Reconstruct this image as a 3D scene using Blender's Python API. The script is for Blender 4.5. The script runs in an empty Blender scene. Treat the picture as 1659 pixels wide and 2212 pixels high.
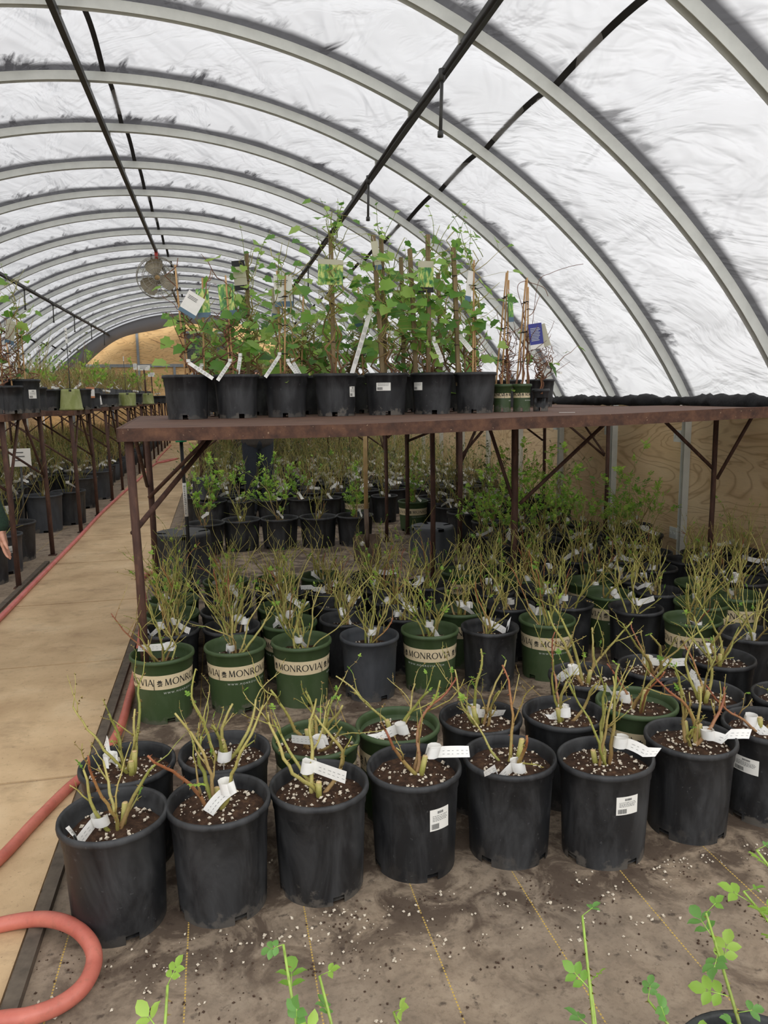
import bpy, math, random
from mathutils import Vector, Matrix, noise
sc = bpy.context.scene
C = sc.collection
PI = math.pi
# ------------------------------------------------------------------ camera, world, exposure
CAM_H = 1.5
YAW, PITCH, ROLL, FPX = 0.2130, 0.1558, -0.0140, 1632.0
cy, sy, cp, sp = math.cos(YAW), math.sin(YAW), math.cos(PITCH), math.sin(PITCH)
FW = Vector((sy * cp, cy * cp, -sp))
r0 = Vector((cy, -sy, 0)); u0 = r0.cross(FW)
RT = r0 * math.cos(ROLL) + u0 * math.sin(ROLL)
UP = -r0 * math.sin(ROLL) + u0 * math.cos(ROLL)
cam = bpy.data.cameras.new('camera'); co = bpy.data.objects.new('camera', cam); C.objects.link(co)
cam.sensor_fit = 'VERTICAL'; cam.sensor_height = 32.0; cam.lens = FPX / 2212 * 32.0
cam.clip_start = .05; cam.clip_end = 200
m = Matrix((RT, UP, -FW)).transposed().to_4x4(); m.translation = (0, 0, CAM_H)
co.matrix_world = m
sc.camera = co
sc.view_settings.view_transform = 'Standard'; sc.view_settings.look = 'None'
sc.view_settings.gamma = 1; sc.view_settings.use_curve_mapping = False
sc.view_settings.exposure = 0.14
SKY = 1.0
w = bpy.data.worlds.new('overcast_sky'); sc.world = w; w.use_nodes = True
nt = w.node_tree; nt.nodes.clear()
tc = nt.nodes.new('ShaderNodeTexCoord'); sep = nt.nodes.new('ShaderNodeSeparateXYZ')
ramp = nt.nodes.new('ShaderNodeValToRGB'); bg = nt.nodes.new('ShaderNodeBackground'); out = nt.nodes.new('ShaderNodeOutputWorld')
mp = nt.nodes.new('ShaderNodeMapRange'); mp.inputs[1].default_value = -1; mp.inputs[2].default_value = 1
nt.links.new(tc.outputs['Generated'], sep.inputs[0]); nt.links.new(sep.outputs['Z'], mp.inputs[0])
nt.links.new(mp.outputs[0], ramp.inputs[0]); nt.links.new(ramp.outputs[0], bg.inputs[0]); nt.links.new(bg.outputs[0], out.inputs[0])
e = ramp.color_ramp.elements
e[0].position = .46; e[0].color = (.30, .29, .27, 1)
e[1].position = .51; e[1].color = (.46, .465, .475, 1)
x = e.new(.62); x.color = (.62, .625, .64, 1)
x = e.new(.75); x.color = (.86, .865, .88, 1)
x = e.new(1.0); x.color = (1.3, 1.3, 1.31, 1)
# overcast sky: brighter overhead, plus brightness added behind the viewer to fill the interior
fb_ = nt.nodes.new('ShaderNodeMapRange'); fb_.inputs[1].default_value = .1; fb_.inputs[2].default_value = -.9; fb_.inputs[3].default_value = 1.0; fb_.inputs[4].default_value = 2.6
fb_.interpolation_type = 'SMOOTHSTEP'; mu_ = nt.nodes.new('ShaderNodeVectorMath'); mu_.operation = 'SCALE'
nt.links.new(sep.outputs['Y'], fb_.inputs[0]); nt.links.new(ramp.outputs[0], mu_.inputs[0]); nt.links.new(fb_.outputs[0], mu_.inputs['Scale']); nt.links.new(mu_.outputs[0], bg.inputs[0])
bg.inputs[1].default_value = SKY
sl = bpy.data.lights.new('hazy_sun', 'SUN'); so_ = bpy.data.objects.new('hazy_sun', sl); C.objects.link(so_)
sl.energy = 1.25; sl.angle = math.radians(38); sl.color = (1, .985, .96)
so_.rotation_euler = Vector((-.62, .30, -.72)).to_track_quat('-Z', 'Y').to_euler()
sc.cycles.max_bounces = 7; sc.cycles.diffuse_bounces = 5; sc.cycles.transparent_max_bounces = 6
sc.cycles.use_denoising = True
try:
    sc.cycles.denoising_input_passes = 'RGB_ALBEDO_NORMAL'
except Exception: pass
sc.cycles.sample_clamp_indirect = 6

def ray(px, py): return FW * FPX + RT * (px - 829.5) - UP * (py - 1106)
def at_z(px, py, z):
    d = ray(px, py); t = (z - CAM_H) / d.z; return Vector((d.x * t, d.y * t, z))
def at_Y(px, py, Y):
    d = ray(px, py); t = Y / d.y; return Vector((d.x * t, Y, CAM_H + d.z * t))

# ------------------------------------------------------------------ materials
def srgb(r, g, b):
    f = lambda c: (c / 255 / 12.92) if c <= 10 else ((c / 255 + .055) / 1.055) ** 2.4
    return (f(r), f(g), f(b), 1)
class NT:
    def __init__(s, name):
        s.m = bpy.data.materials.new(name); s.m.use_nodes = True
        s.t = s.m.node_tree; s.b = s.t.nodes['Principled BSDF']; s.o = s.t.nodes['Material Output']
    def n(s, typ, **kw):
        nd = s.t.nodes.new(typ)
        for k, v in kw.items():
            if k.startswith('i_'): nd.inputs[int(k[2:])].default_value = v
            else: setattr(nd, k, v)
        return nd
    def l(s, a, b): s.t.links.new(a, b)
    def coord(s, which='Object', scale=(1, 1, 1)):
        tc = s.n('ShaderNodeTexCoord'); mp = s.n('ShaderNodeMapping'); mp.inputs['Scale'].default_value = scale
        s.l(tc.outputs[which], mp.inputs[0]); return mp.outputs[0]
    def noise(s, vec, scale, detail=4, rough=.55, dist=0):
        nd = s.n('ShaderNodeTexNoise'); nd.inputs['Scale'].default_value = scale; nd.inputs['Detail'].default_value = detail
        nd.inputs['Roughness'].default_value = rough; nd.inputs['Distortion'].default_value = dist
        s.l(vec, nd.inputs['Vector']); return nd.outputs[0]
    def ramp(s, fac, stops):
        nd = s.n('ShaderNodeValToRGB'); el = nd.color_ramp.elements
        for i, (p, c) in enumerate(stops):
            if not hasattr(c, '__len__'): c = (c, c, c, 1)
            if i < 2: el[i].position = p; el[i].color = c
            else: q = el.new(p); q.color = c
        s.l(fac, nd.inputs[0]); return nd.outputs[0]
    def mix(s, fac, a, b, mode='MIX'):
        nd = s.n('ShaderNodeMix', data_type='RGBA', blend_type=mode)
        for k, v in ((0, fac), (6, a), (7, b)):
            if hasattr(v, 'default_value') or hasattr(v, 'links'): s.l(v, nd.inputs[k])
            else: nd.inputs[k].default_value = v
        return nd.outputs[2]
    def math(s, op, a, b=0.0, c=None):
        nd = s.n('ShaderNodeMath', operation=op)
        for k, v in ((0, a), (1, b), (2, c)):
            if v is None: continue
            if hasattr(v, 'links'): s.l(v, nd.inputs[k])
            else: nd.inputs[k].default_value = v
        return nd.outputs[0]
    def bump(s, h, strength=.3, dist=.01):
        nd = s.n('ShaderNodeBump'); nd.inputs['Strength'].default_value = strength; nd.inputs['Distance'].default_value = dist
        s.l(h, nd.inputs['Height']); s.l(nd.outputs[0], s.b.inputs['Normal']); return nd.outputs[0]
    def base(s, c):
        if hasattr(c, 'links'): s.l(c, s.b.inputs['Base Color'])
        else: s.b.inputs['Base Color'].default_value = c
    def set(s, rough=.6, metal=0, spec=.5):
        s.b.inputs['Roughness'].default_value = rough; s.b.inputs['Metallic'].default_value = metal
        s.b.inputs['Specular IOR Level'].default_value = spec
M = {}
def plain(name, col, rough=.6, metal=0, nscale=0, namt=.25, bump=0):
    q = NT(name); q.set(rough, metal)
    if nscale:
        v = q.noise(q.coord(), nscale); d = tuple(c * (1 - namt) for c in col[:3]) + (1,); b = tuple(min(1, c * (1 + namt)) for c in col[:3]) + (1,)
        q.base(q.ramp(v, [(.3, d), (.7, b)]))
        if bump: q.bump(v, bump, .003)
    else: q.base(col)
    M[name] = q.m; return q.m
def plastic(name, col, dust, amt, spec=.45):
    q = NT(name); q.set(.52, 0, spec)
    oi = q.n('ShaderNodeObjectInfo'); tc = q.n('ShaderNodeTexCoord'); va = q.n('ShaderNodeVectorMath', operation='ADD')
    sc_ = q.n('ShaderNodeVectorMath', operation='SCALE'); cb = q.n('ShaderNodeCombineXYZ')
    for k in range(3): q.l(oi.outputs['Random'], cb.inputs[k])
    sc_.inputs['Scale'].default_value = 40; q.l(cb.outputs[0], sc_.inputs[0])
    q.l(tc.outputs['Object'], va.inputs[0]); q.l(sc_.outputs[0], va.inputs[1]); v = va.outputs[0]
    mpn = q.n('ShaderNodeMapping'); mpn.inputs['Scale'].default_value = (1, 1, .35); q.l(v, mpn.inputs[0])
    n1 = q.noise(mpn.outputs[0], 9, 6, .65, .6); n2 = q.noise(v, 60, 3)
    d = q.ramp(n1, [(.42, 0), (.75, amt)])
    s2 = q.ramp(n2, [(.66, 0), (.72, amt * .8)])
    sp_ = q.n('ShaderNodeSeparateXYZ'); q.l(tc.outputs['Object'], sp_.inputs[0])
    nz = q.noise(v, 22, 4, .6); low = q.math('SUBTRACT', q.math('MULTIPLY', q.math('SUBTRACT', nz, .38), .24), sp_.outputs[2])
    mud = q.ramp(low, [(.0, 0), (.025, .85)])
    rnd = q.ramp(oi.outputs['Random'], [(.25, .1), (.85, 1)])
    c = q.mix(q.math('MAXIMUM', d, s2), col, dust)
    c = q.mix(q.math('MULTIPLY', mud, rnd), c, srgb(104, 98, 90)); q.base(c)
    q.l(q.ramp(n1, [(.3, .42), (.8, .72)]), q.b.inputs['Roughness'])
    q.bump(n1, .12, .004); M[name] = q.m
plastic('black_plastic', srgb(29, 30, 32), srgb(108, 109, 110), .36)
plastic('grey_plastic', srgb(56, 59, 63), srgb(100, 102, 106), .4)
plastic('green_plastic', srgb(58, 77, 44), srgb(108, 122, 92), .3)
plastic('mossy_pot', srgb(122, 130, 62), srgb(170, 172, 126), .9)
plain('band_paper', srgb(216, 199, 162), .55, 0, 30, .05)
plain('band_ink', srgb(44, 42, 36), .6)
plain('white_ink', srgb(205, 210, 200), .6)
plain('label_white', srgb(236, 234, 226), .5)
plain('label_ink', srgb(96, 96, 96), .6)
plain('tag_paper', srgb(238, 236, 230), .5, 0, 40, .04)
plain('blue_card', srgb(52, 58, 140), .45)
plain('blue_grey_card', srgb(84, 112, 132), .45)
plain('card_back', srgb(192, 188, 164), .5)
plain('red_enamel', srgb(190, 60, 50), .4)
plain('pale_wood', srgb(176, 146, 98), .6, 0, 14, .2)
plain('galvanised', srgb(212, 214, 207), .5, .0, 9, .08)
plain('wall_stud', srgb(140, 144, 146), .45, .5, 9, .12)
plain('dark_pipe', srgb(66, 66, 64), .5, .3, 20, .2)
plain('strap_black', srgb(34, 31, 32), .7, 0, 12, .3)
plain('netting_black', srgb(22, 22, 24), .85, 0, 60, .6, .8)
plain('wire_black', srgb(20, 20, 20), .6)
plain('fan_metal', srgb(150, 146, 134), .4, .4, 6, .15)
plain('fan_blade', srgb(166, 156, 134), .5, .2, 6, .15)
plain('rust_stain', srgb(110, 62, 38), .8, 0, 20, .3)
plain('tag_orange', srgb(206, 140, 100), .5)
plain('jeans', srgb(40, 44, 52), .9, 0, 200, .25)
plain('fleece_green', srgb(30, 52, 38), .95, 0, 120, .3, .4)
plain('shirt_grey', srgb(70, 64, 60), .9, 0, 120, .2)
plain('hair_brown', srgb(62, 44, 32), .7, 0, 80, .4)
plain('shoe_dark', srgb(34, 32, 30), .6)
plain('shoe_brown', srgb(74, 52, 36), .6)
plain('steel_blade', srgb(92, 76, 62), .5, .5, 12, .3)
plain('green_grip', srgb(40, 150, 100), .4)
plain('chain_metal', srgb(120, 120, 118), .4, .7)
plain('dirty_board', srgb(92, 82, 70), .85, 0, 25, .3, .4)
q = NT('skin'); q.set(.5); q.base(q.ramp(q.noise(q.coord(), 40), [(.3, srgb(196, 140, 116)), (.7, srgb(214, 164, 140))])); q.b.inputs['Subsurface Weight'].default_value = .15
q.b.inputs['Subsurface Radius'].default_value = (.01, .004, .002); M['skin'] = q.m
# rust
q = NT('rust'); q.set(.8); v = q.coord(); a = q.noise(v, 14, 6, .65); b = q.noise(v, 70, 4); c_ = q.noise(v, 34, 3)
col = q.ramp(a, [(.3, srgb(52, 34, 27)), (.5, srgb(84, 56, 42)), (.72, srgb(112, 78, 57))])
col = q.mix(q.ramp(b, [(.68, 0), (.72, .7)]), col, srgb(176, 150, 124)); q.base(col); q.bump(b, .4, .002); M['rust'] = q.m
q = NT('rust_leg'); q.set(.8); v = q.coord(scale=(1, 1, .25)); a = q.noise(v, 30, 6, .65); b = q.noise(v, 120, 4)
col = q.ramp(a, [(.3, srgb(58, 38, 31)), (.55, srgb(82, 56, 45)), (.75, srgb(112, 80, 60))]); q.base(col); q.bump(b, .3, .001); M['rust_leg'] = q.m
q = NT('bench_boards'); q.set(.8); v = q.coord(scale=(.5, 3, 1)); a = q.noise(v, 12, 6, .65, .5); b = q.noise(q.coord(), 70, 4)
col = q.ramp(a, [(.3, srgb(70, 47, 38)), (.55, srgb(102, 73, 58)), (.75, srgb(136, 104, 82))])
col = q.mix(q.ramp(b, [(.64, 0), (.7, .7)]), col, srgb(52, 36, 30)); q.base(col); q.bump(a, .4, .004); M['bench_boards'] = q.m
# plywood
q = NT('plywood'); q.set(.65); v = q.coord(scale=(1, .38, 1.9)); d = q.noise(v, 1.3, 3, .5, .9)
wv = q.n('ShaderNodeMath', operation='SINE'); q.l(q.math('MULTIPLY', d, 46), wv.inputs[0])
ln = q.math('POWER', q.math('ABSOLUTE', wv.outputs[0]), .6)
big = q.noise(q.coord(scale=(1, .4, 1.5)), 3.2, 3); fine = q.noise(q.coord(scale=(1, .3, 6)), 40, 3)
col = q.mix(q.ramp(ln, [(.15, .55), (.75, 0)]), q.ramp(big, [(.3, srgb(240, 214, 172)), (.7, srgb(224, 192, 146))]), srgb(166, 122, 76))
col = q.mix(q.ramp(fine, [(.5, 0), (.8, .18)]), col, srgb(110, 78, 48)); q.base(col); M['plywood'] = q.m
q = NT('plywood_end'); q.set(.65); v = q.coord(scale=(.38, 1, 1.9)); d = q.noise(v, 1.6, 3, .5, .9)
wv = q.n('ShaderNodeMath', operation='SINE'); q.l(q.math('MULTIPLY', d, 46), wv.inputs[0])
ln = q.math('POWER', q.math('ABSOLUTE', wv.outputs[0]), .6)
big = q.noise(q.coord(scale=(.4, 1, 1.5)), 3.2, 3)
q.base(q.mix(q.ramp(ln, [(.15, .5), (.75, 0)]), q.ramp(big, [(.3, srgb(236, 198, 140)), (.7, srgb(220, 176, 116))]), srgb(146, 100, 56))); M['plywood_end'] = q.m
# ground cloth: dusty woven black cloth with yellow marker threads every 0.33 m
q = NT('ground_cloth'); q.set(.85); tc = q.n('ShaderNodeTexCoord'); v = tc.outputs['Object']
a = q.noise(v, 1.7, 8, .62, .3); b = q.noise(v, 9, 7, .68, .4); cx = q.noise(v, 55, 5, .7); d = q.noise(v, 4.5, 6, .6, 1.0); e_ = q.noise(v, 22, 5, .6)
col = q.ramp(b, [(.28, srgb(112, 97, 80)), (.5, srgb(150, 132, 111)), (.75, srgb(176, 158, 135))])
col = q.mix(q.ramp(a, [(.35, 0), (.7, .6)]), col, srgb(128, 116, 102))
col = q.mix(q.ramp(d, [(.56, 0), (.66, .7)]), col, srgb(84, 68, 54))
col = q.mix(q.ramp(e_, [(.60, 0), (.68, .75)]), col, srgb(58, 48, 40))
col = q.mix(q.ramp(cx, [(.5, 0), (.74, .5)]), col, srgb(74, 62, 52))
sx = q.n('ShaderNodeSeparateXYZ'); q.l(v, sx.inputs[0])
# potting soil trodden into the cloth between the pot rows
mz = q.n('ShaderNodeMapRange', interpolation_type='SMOOTHSTEP'); mz.inputs[1].default_value = 1.62; mz.inputs[2].default_value = 1.95; q.l(sx.outputs[1], mz.inputs[0])
mx_ = q.n('ShaderNodeMapRange', interpolation_type='SMOOTHSTEP'); mx_.inputs[1].default_value = -.56; mx_.inputs[2].default_value = -.4; q.l(sx.outputs[0], mx_.inputs[0])
sp2 = q.noise(v, 6.5, 7, .68, .7)
col = q.mix(q.math('MULTIPLY', q.math('MULTIPLY', mz.outputs[0], mx_.outputs[0]), q.ramp(sp2, [(.44, 0), (.56, .8)])), col, srgb(62, 47, 36))
ln = q.math('ABSOLUTE', q.math('SUBTRACT', q.math('FRACT', q.math('ADD', q.math('DIVIDE', q.math('ADD', sx.outputs[0], q.math('MULTIPLY', q.math('SUBTRACT', a, .5), .012)), .331), .953)), .5))
mk = q.math('LESS_THAN', ln, .0064)
dash = q.math('GREATER_THAN', q.math('FRACT', q.math('MULTIPLY', sx.outputs[1], 95)), .35)
mk = q.math('MULTIPLY', q.math('MULTIPLY', mk, dash), q.ramp(b, [(.25, .3), (.5, 1)]))
col = q.mix(mk, col, srgb(196, 164, 82)); q.base(col); q.bump(cx, .35, .004); M['ground_cloth'] = q.m
# concrete path
q = NT('concrete'); q.set(.85); v = q.coord(); a = q.noise(v, 2.2, 8, .6, .4); b = q.noise(v, 30, 6, .7); s_ = q.noise(q.coord(scale=(.9, 1.4, 1)), 4, 7, .7, .5); p_ = q.noise(v, 90, 2)
col = q.ramp(a, [(.3, srgb(178, 149, 112)), (.55, srgb(206, 177, 137)), (.75, srgb(220, 195, 157))])
col = q.mix(q.ramp(s_, [(.52, 0), (.75, .45)]), col, srgb(104, 84, 62)); col = q.mix(q.ramp(b, [(.55, 0), (.8, .4)]), col, srgb(112, 92, 70))
col = q.mix(q.ramp(p_, [(.7, 0), (.74, .6)]), col, srgb(72, 58, 46)); q.base(col); q.bump(b, .3, .004); M['concrete'] = q.m
q = NT('soil'); q.set(.95, 0, .2); v = q.coord(); a = q.noise(v, 40, 6, .7); b = q.noise(v, 130, 4)
col = q.ramp(a, [(.3, srgb(38, 28, 22)), (.55, srgb(76, 56, 43)), (.75, srgb(108, 82, 60))])
q.base(col); q.bump(a, .9, .012); M['soil'] = q.m
q = NT('soil_pale'); q.set(.95, 0, .2); v = q.coord(); a = q.noise(v, 40, 6, .7); b = q.noise(v, 150, 2)
col = q.ramp(a, [(.3, srgb(34, 25, 20)), (.55, srgb(64, 47, 36)), (.75, srgb(92, 68, 50))])
col = q.mix(q.ramp(b, [(.63, 0), (.66, 1)]), col, srgb(196, 182, 160)); q.base(col); q.bump(a, .9, .012); M['soil_pale'] = q.m
plain('perlite', srgb(214, 202, 182), .8, 0, 60, .1)
q = NT('red_hose'); q.set(.45); v = q.coord(); a = q.noise(v, 8, 6, .6); b = q.noise(v, 60, 3)
col = q.ramp(a, [(.3, srgb(178, 92, 78)), (.6, srgb(204, 120, 102)), (.8, srgb(188, 112, 90))]); col = q.mix(q.ramp(b, [(.55, 0), (.8, .5)]), col, srgb(140, 96, 76)); q.base(col); M['red_hose'] = q.m
q = NT('pink_hose'); q.set(.4); v = q.coord(); a = q.noise(v, 8, 6, .6)
q.base(q.ramp(a, [(.3, srgb(204, 106, 102)), (.65, srgb(224, 134, 126))])); M['pink_hose'] = q.m
# stems use an intrinsic bark colour attribute
def attr_mat(name, rough, trans=0.0):
    q = NT(name); q.set(rough); at = q.n('ShaderNodeAttribute', attribute_name='Col'); v = q.noise(q.coord(), 90, 3)
    col = q.mix(q.ramp(v, [(.45, 0), (.75, .3)]), at.outputs[0], srgb(64, 50, 32)) if not trans else at.outputs[0]
    q.base(col)
    if trans:
        tl = q.n('ShaderNodeBsdfTranslucent'); q.l(at.outputs[0], tl.inputs[0]); ms = q.n('ShaderNodeMixShader'); ms.inputs[0].default_value = trans
        q.l(q.b.outputs[0], ms.inputs[1]); q.l(tl.outputs[0], ms.inputs[2]); q.l(ms.outputs[0], q.o.inputs[0])
    M[name] = q.m
attr_mat('bark', .55); attr_mat('leaf', .45, .5)
q = NT('stake_wood'); q.set(.75); v = q.coord(scale=(1, 1, .08)); a = q.noise(v, 60, 4); q.base(q.ramp(a, [(.3, srgb(112, 96, 68)), (.7, srgb(146, 124, 88))])); M['stake_wood'] = q.m
q = NT('bamboo'); q.set(.5); v = q.coord(scale=(1, 1, .1)); a = q.noise(v, 50, 4); q.base(q.ramp(a, [(.3, srgb(176, 132, 84)), (.7, srgb(208, 168, 116))])); M['bamboo'] = q.m
# picture card: leaf-green photo of pale clusters
q = NT('picture_card'); q.set(.4); v = q.coord(scale=(1.4, 1, .6)); a = q.noise(v, 34, 3, .5, .6)
q.base(q.ramp(a, [(.36, srgb(52, 116, 66)), (.5, srgb(116, 170, 78)), (.6, srgb(214, 222, 128))])); M['picture_card'] = q.m
# translucent white poly film; folds and shade along each hoop are painted dark into it
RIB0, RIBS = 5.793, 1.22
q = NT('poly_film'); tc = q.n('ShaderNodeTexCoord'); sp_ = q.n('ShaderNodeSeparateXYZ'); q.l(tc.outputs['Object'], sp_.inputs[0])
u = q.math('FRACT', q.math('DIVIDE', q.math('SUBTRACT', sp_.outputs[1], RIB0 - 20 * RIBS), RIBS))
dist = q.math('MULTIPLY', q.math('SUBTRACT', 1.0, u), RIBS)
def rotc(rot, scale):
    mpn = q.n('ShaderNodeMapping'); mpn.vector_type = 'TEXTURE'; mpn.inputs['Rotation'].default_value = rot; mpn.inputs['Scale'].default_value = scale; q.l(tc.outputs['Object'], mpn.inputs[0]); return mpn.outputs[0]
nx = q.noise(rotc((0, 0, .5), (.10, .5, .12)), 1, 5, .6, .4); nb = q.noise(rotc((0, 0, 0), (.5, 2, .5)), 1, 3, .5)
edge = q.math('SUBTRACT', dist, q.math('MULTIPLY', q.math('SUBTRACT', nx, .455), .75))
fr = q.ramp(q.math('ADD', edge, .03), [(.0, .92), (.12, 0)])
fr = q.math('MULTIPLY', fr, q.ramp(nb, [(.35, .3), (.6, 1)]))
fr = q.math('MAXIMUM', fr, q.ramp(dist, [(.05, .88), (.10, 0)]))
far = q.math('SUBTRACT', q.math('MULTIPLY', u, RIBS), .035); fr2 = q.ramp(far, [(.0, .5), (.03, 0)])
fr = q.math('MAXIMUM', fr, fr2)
wv1 = q.noise(rotc((.3, .2, .5), (.55, 1.2, .45)), 1, 4, .55, 1.2); wv2 = q.noise(rotc((0, 0, .75), (.13, .9, .15)), 1, 2, .5, .6); wv3 = q.noise(rotc((0, 0, -.5), (.34, 1.0, .3)), 1, 2, .5, .6)
height_tone = q.ramp(q.math('DIVIDE', sp_.outputs[2], 4.2), [(.35, (.97, .97, .97, 1)), (.75, (.84, .84, .85, 1)), (1.0, (.76, .76, .77, 1))])  # film colour gets darker with height, towards the ridge
thick = q.mix(1.0, height_tone, q.ramp(wv1, [(.3, (.92, .92, .92, 1)), (.7, (1, 1, 1, 1))]), 'MULTIPLY')
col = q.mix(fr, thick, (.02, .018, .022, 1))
h = q.math('ADD', q.math('MULTIPLY', wv3, .9), q.math('MULTIPLY', q.math('MULTIPLY', wv2, q.ramp(wv1, [(.42, .1), (.62, .9)])), .5))
bp = q.n('ShaderNodeBump'); bp.inputs['Strength'].default_value = 1.0; bp.inputs['Distance'].default_value = .15; q.l(h, bp.inputs['Height'])
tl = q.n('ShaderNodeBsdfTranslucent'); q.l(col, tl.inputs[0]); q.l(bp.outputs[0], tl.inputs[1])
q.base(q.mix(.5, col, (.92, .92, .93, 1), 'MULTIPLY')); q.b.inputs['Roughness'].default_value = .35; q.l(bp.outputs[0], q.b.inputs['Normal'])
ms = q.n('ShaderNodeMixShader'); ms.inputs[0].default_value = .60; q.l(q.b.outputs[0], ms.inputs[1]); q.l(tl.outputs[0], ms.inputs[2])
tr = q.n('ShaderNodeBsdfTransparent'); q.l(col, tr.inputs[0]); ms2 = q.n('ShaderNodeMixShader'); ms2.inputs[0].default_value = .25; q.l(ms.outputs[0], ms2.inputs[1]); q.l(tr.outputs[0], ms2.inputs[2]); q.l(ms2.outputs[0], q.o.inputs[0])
M['poly_film'] = q.m
q = NT('end_film'); tl = q.n('ShaderNodeBsdfTranslucent'); tl.inputs[0].default_value = (.9, .9, .9, 1); ms = q.n('ShaderNodeMixShader'); ms.inputs[0].default_value = .7
q.base((.6, .6, .6, 1)); q.l(q.b.outputs[0], ms.inputs[1]); q.l(tl.outputs[0], ms.inputs[2]); q.l(ms.outputs[0], q.o.inputs[0]); M['end_film'] = q.m

# ------------------------------------------------------------------ mesh builder
class MB:
    def __init__(s): s.v = []; s.f = []; s.c = []; s.col = (1, 1, 1, 1)
    def add(s, vs, fs):
        o = len(s.v); s.v += [tuple(p) for p in vs]; s.f += [tuple(i + o for i in f) for f in fs]; s.c += [s.col] * len(vs)
    def box(s, lo, hi, mat=None):
        x0, y0, z0 = lo; x1, y1, z1 = hi
        vs = [Vector(p) for p in ((x0, y0, z0), (x1, y0, z0), (x1, y1, z0), (x0, y1, z0), (x0, y0, z1), (x1, y0, z1), (x1, y1, z1), (x0, y1, z1))]
        if mat is not None: vs = [mat @ p for p in vs]
        s.add(vs, [(0, 3, 2, 1), (4, 5, 6, 7), (0, 1, 5, 4), (1, 2, 6, 5), (2, 3, 7, 6), (3, 0, 4, 7)])
    def tube(s, pts, rad, n=6, cap=True, sq=None, cols=None):
        pts = [Vector(p) for p in pts]; k = len(pts); o = len(s.v)
        rs = rad if hasattr(rad, '__len__') else [rad] * k
        t0 = (pts[1] - pts[0]).normalized(); ref = Vector((0, 0, 1)) if abs(t0.z) < .9 else Vector((0, 1, 0))
        nv = t0.cross(ref).normalized()
        for i in range(k):
            t = (pts[min(i + 1, k - 1)] - pts[max(i - 1, 0)])
            t = t.normalized() if t.length > 1e-9 else t0
            nv = (nv - t * nv.dot(t)); nv = nv.normalized() if nv.length > 1e-6 else t.orthogonal().normalized()
            bv = t.cross(nv)
            for j in range(n):
                a = 2 * PI * (j + .5) / n; cx_, sx_ = math.cos(a), math.sin(a)
                if sq: s.v.append(tuple(pts[i] + nv * (sq[0] * (1 if cx_ > 0 else -1)) + bv * (sq[1] * (1 if sx_ > 0 else -1))))
                else: s.v.append(tuple(pts[i] + nv * (rs[i] * cx_) + bv * (rs[i] * sx_)))
                s.c.append(cols[i] if cols else s.col)
        for i in range(k - 1):
            for j in range(n):
                a, b = o + i * n + j, o + i * n + (j + 1) % n
                s.f.append((a, b, b + n, a + n))
        if cap: s.f.append(tuple(o + j for j in range(n))[::-1]); s.f.append(tuple(o + (k - 1) * n + j for j in range(n)))
    def lathe(s, prof, n=32, skip=None, close=False):
        o = len(s.v); k = len(prof)
        for r, z in prof:
            for j in range(n):
                a = 2 * PI * j / n; s.v.append((r * math.cos(a), r * math.sin(a), z)); s.c.append(s.col)
        for i in range(k - 1):
            for j in range(n):
                if skip and skip(i, j): continue
                a, b = o + i * n + j, o + i * n + (j + 1) % n
                s.f.append((a, b, b + n, a + n))
        if close: s.f.append(tuple(o + (k - 1) * n + j for j in range(n)))
    def ribbon(s, pts, widthdirs, wd):
        o = len(s.v)
        for p, d in zip(pts, widthdirs):
            s.v.append(tuple(p - d * wd / 2)); s.v.append(tuple(p + d * wd / 2)); s.c += [s.col] * 2
        for i in range(len(pts) - 1): a = o + 2 * i; s.f.append((a, a + 1, a + 3, a + 2))
    def mesh(s, name, mat, smooth=True):
        me = bpy.data.meshes.new(name); me.from_pydata(s.v, [], s.f); me.update()
        if smooth: me.polygons.foreach_set('use_smooth', [True] * len(me.polygons))
        ca = me.color_attributes.new('Col', 'FLOAT_COLOR', 'POINT')
        ca.data.foreach_set('color', [x for c in s.c for x in c])
        me.materials.append(mat); return me
    def build(s, name, mat, parent=None, smooth=True):
        return put(name, s.mesh(name, mat, smooth), parent)
def put(name, me, parent=None, loc=None, rz=None, scale=None):
    o = bpy.data.objects.new(name, me); C.objects.link(o)
    if parent is not None: o.parent = parent
    if loc is not None: o.location = loc
    if rz is not None: o.rotation_euler = (0, 0, rz)
    if scale is not None: o.scale = scale
    return o
def tag(o, label, cat, group=None, kind=None):
    o['label'] = label; o['category'] = cat
    if group: o['group'] = group
    if kind: o['kind'] = kind
    return o
def thing(name, label, cat, loc=(0, 0, 0), rz=0, group=None):
    o = bpy.data.objects.new(name, None); C.objects.link(o); o.location = loc; o.rotation_euler = (0, 0, rz); o.empty_display_size = .05
    return tag(o, label, cat, group)
def struct(o, label=None):
    o['kind'] = 'structure'
    if label: o['label'] = label; o['category'] = 'structure'
    return o
def autosmooth(o, ang=40):
    me = o.data
    return o
def ordn(i):
    return ['first', 'second', 'third', 'fourth', 'fifth', 'sixth', 'seventh', 'eighth', 'ninth', 'tenth', 'eleventh', 'twelfth', 'thirteenth', 'fourteenth', 'fifteenth'][i]

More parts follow.
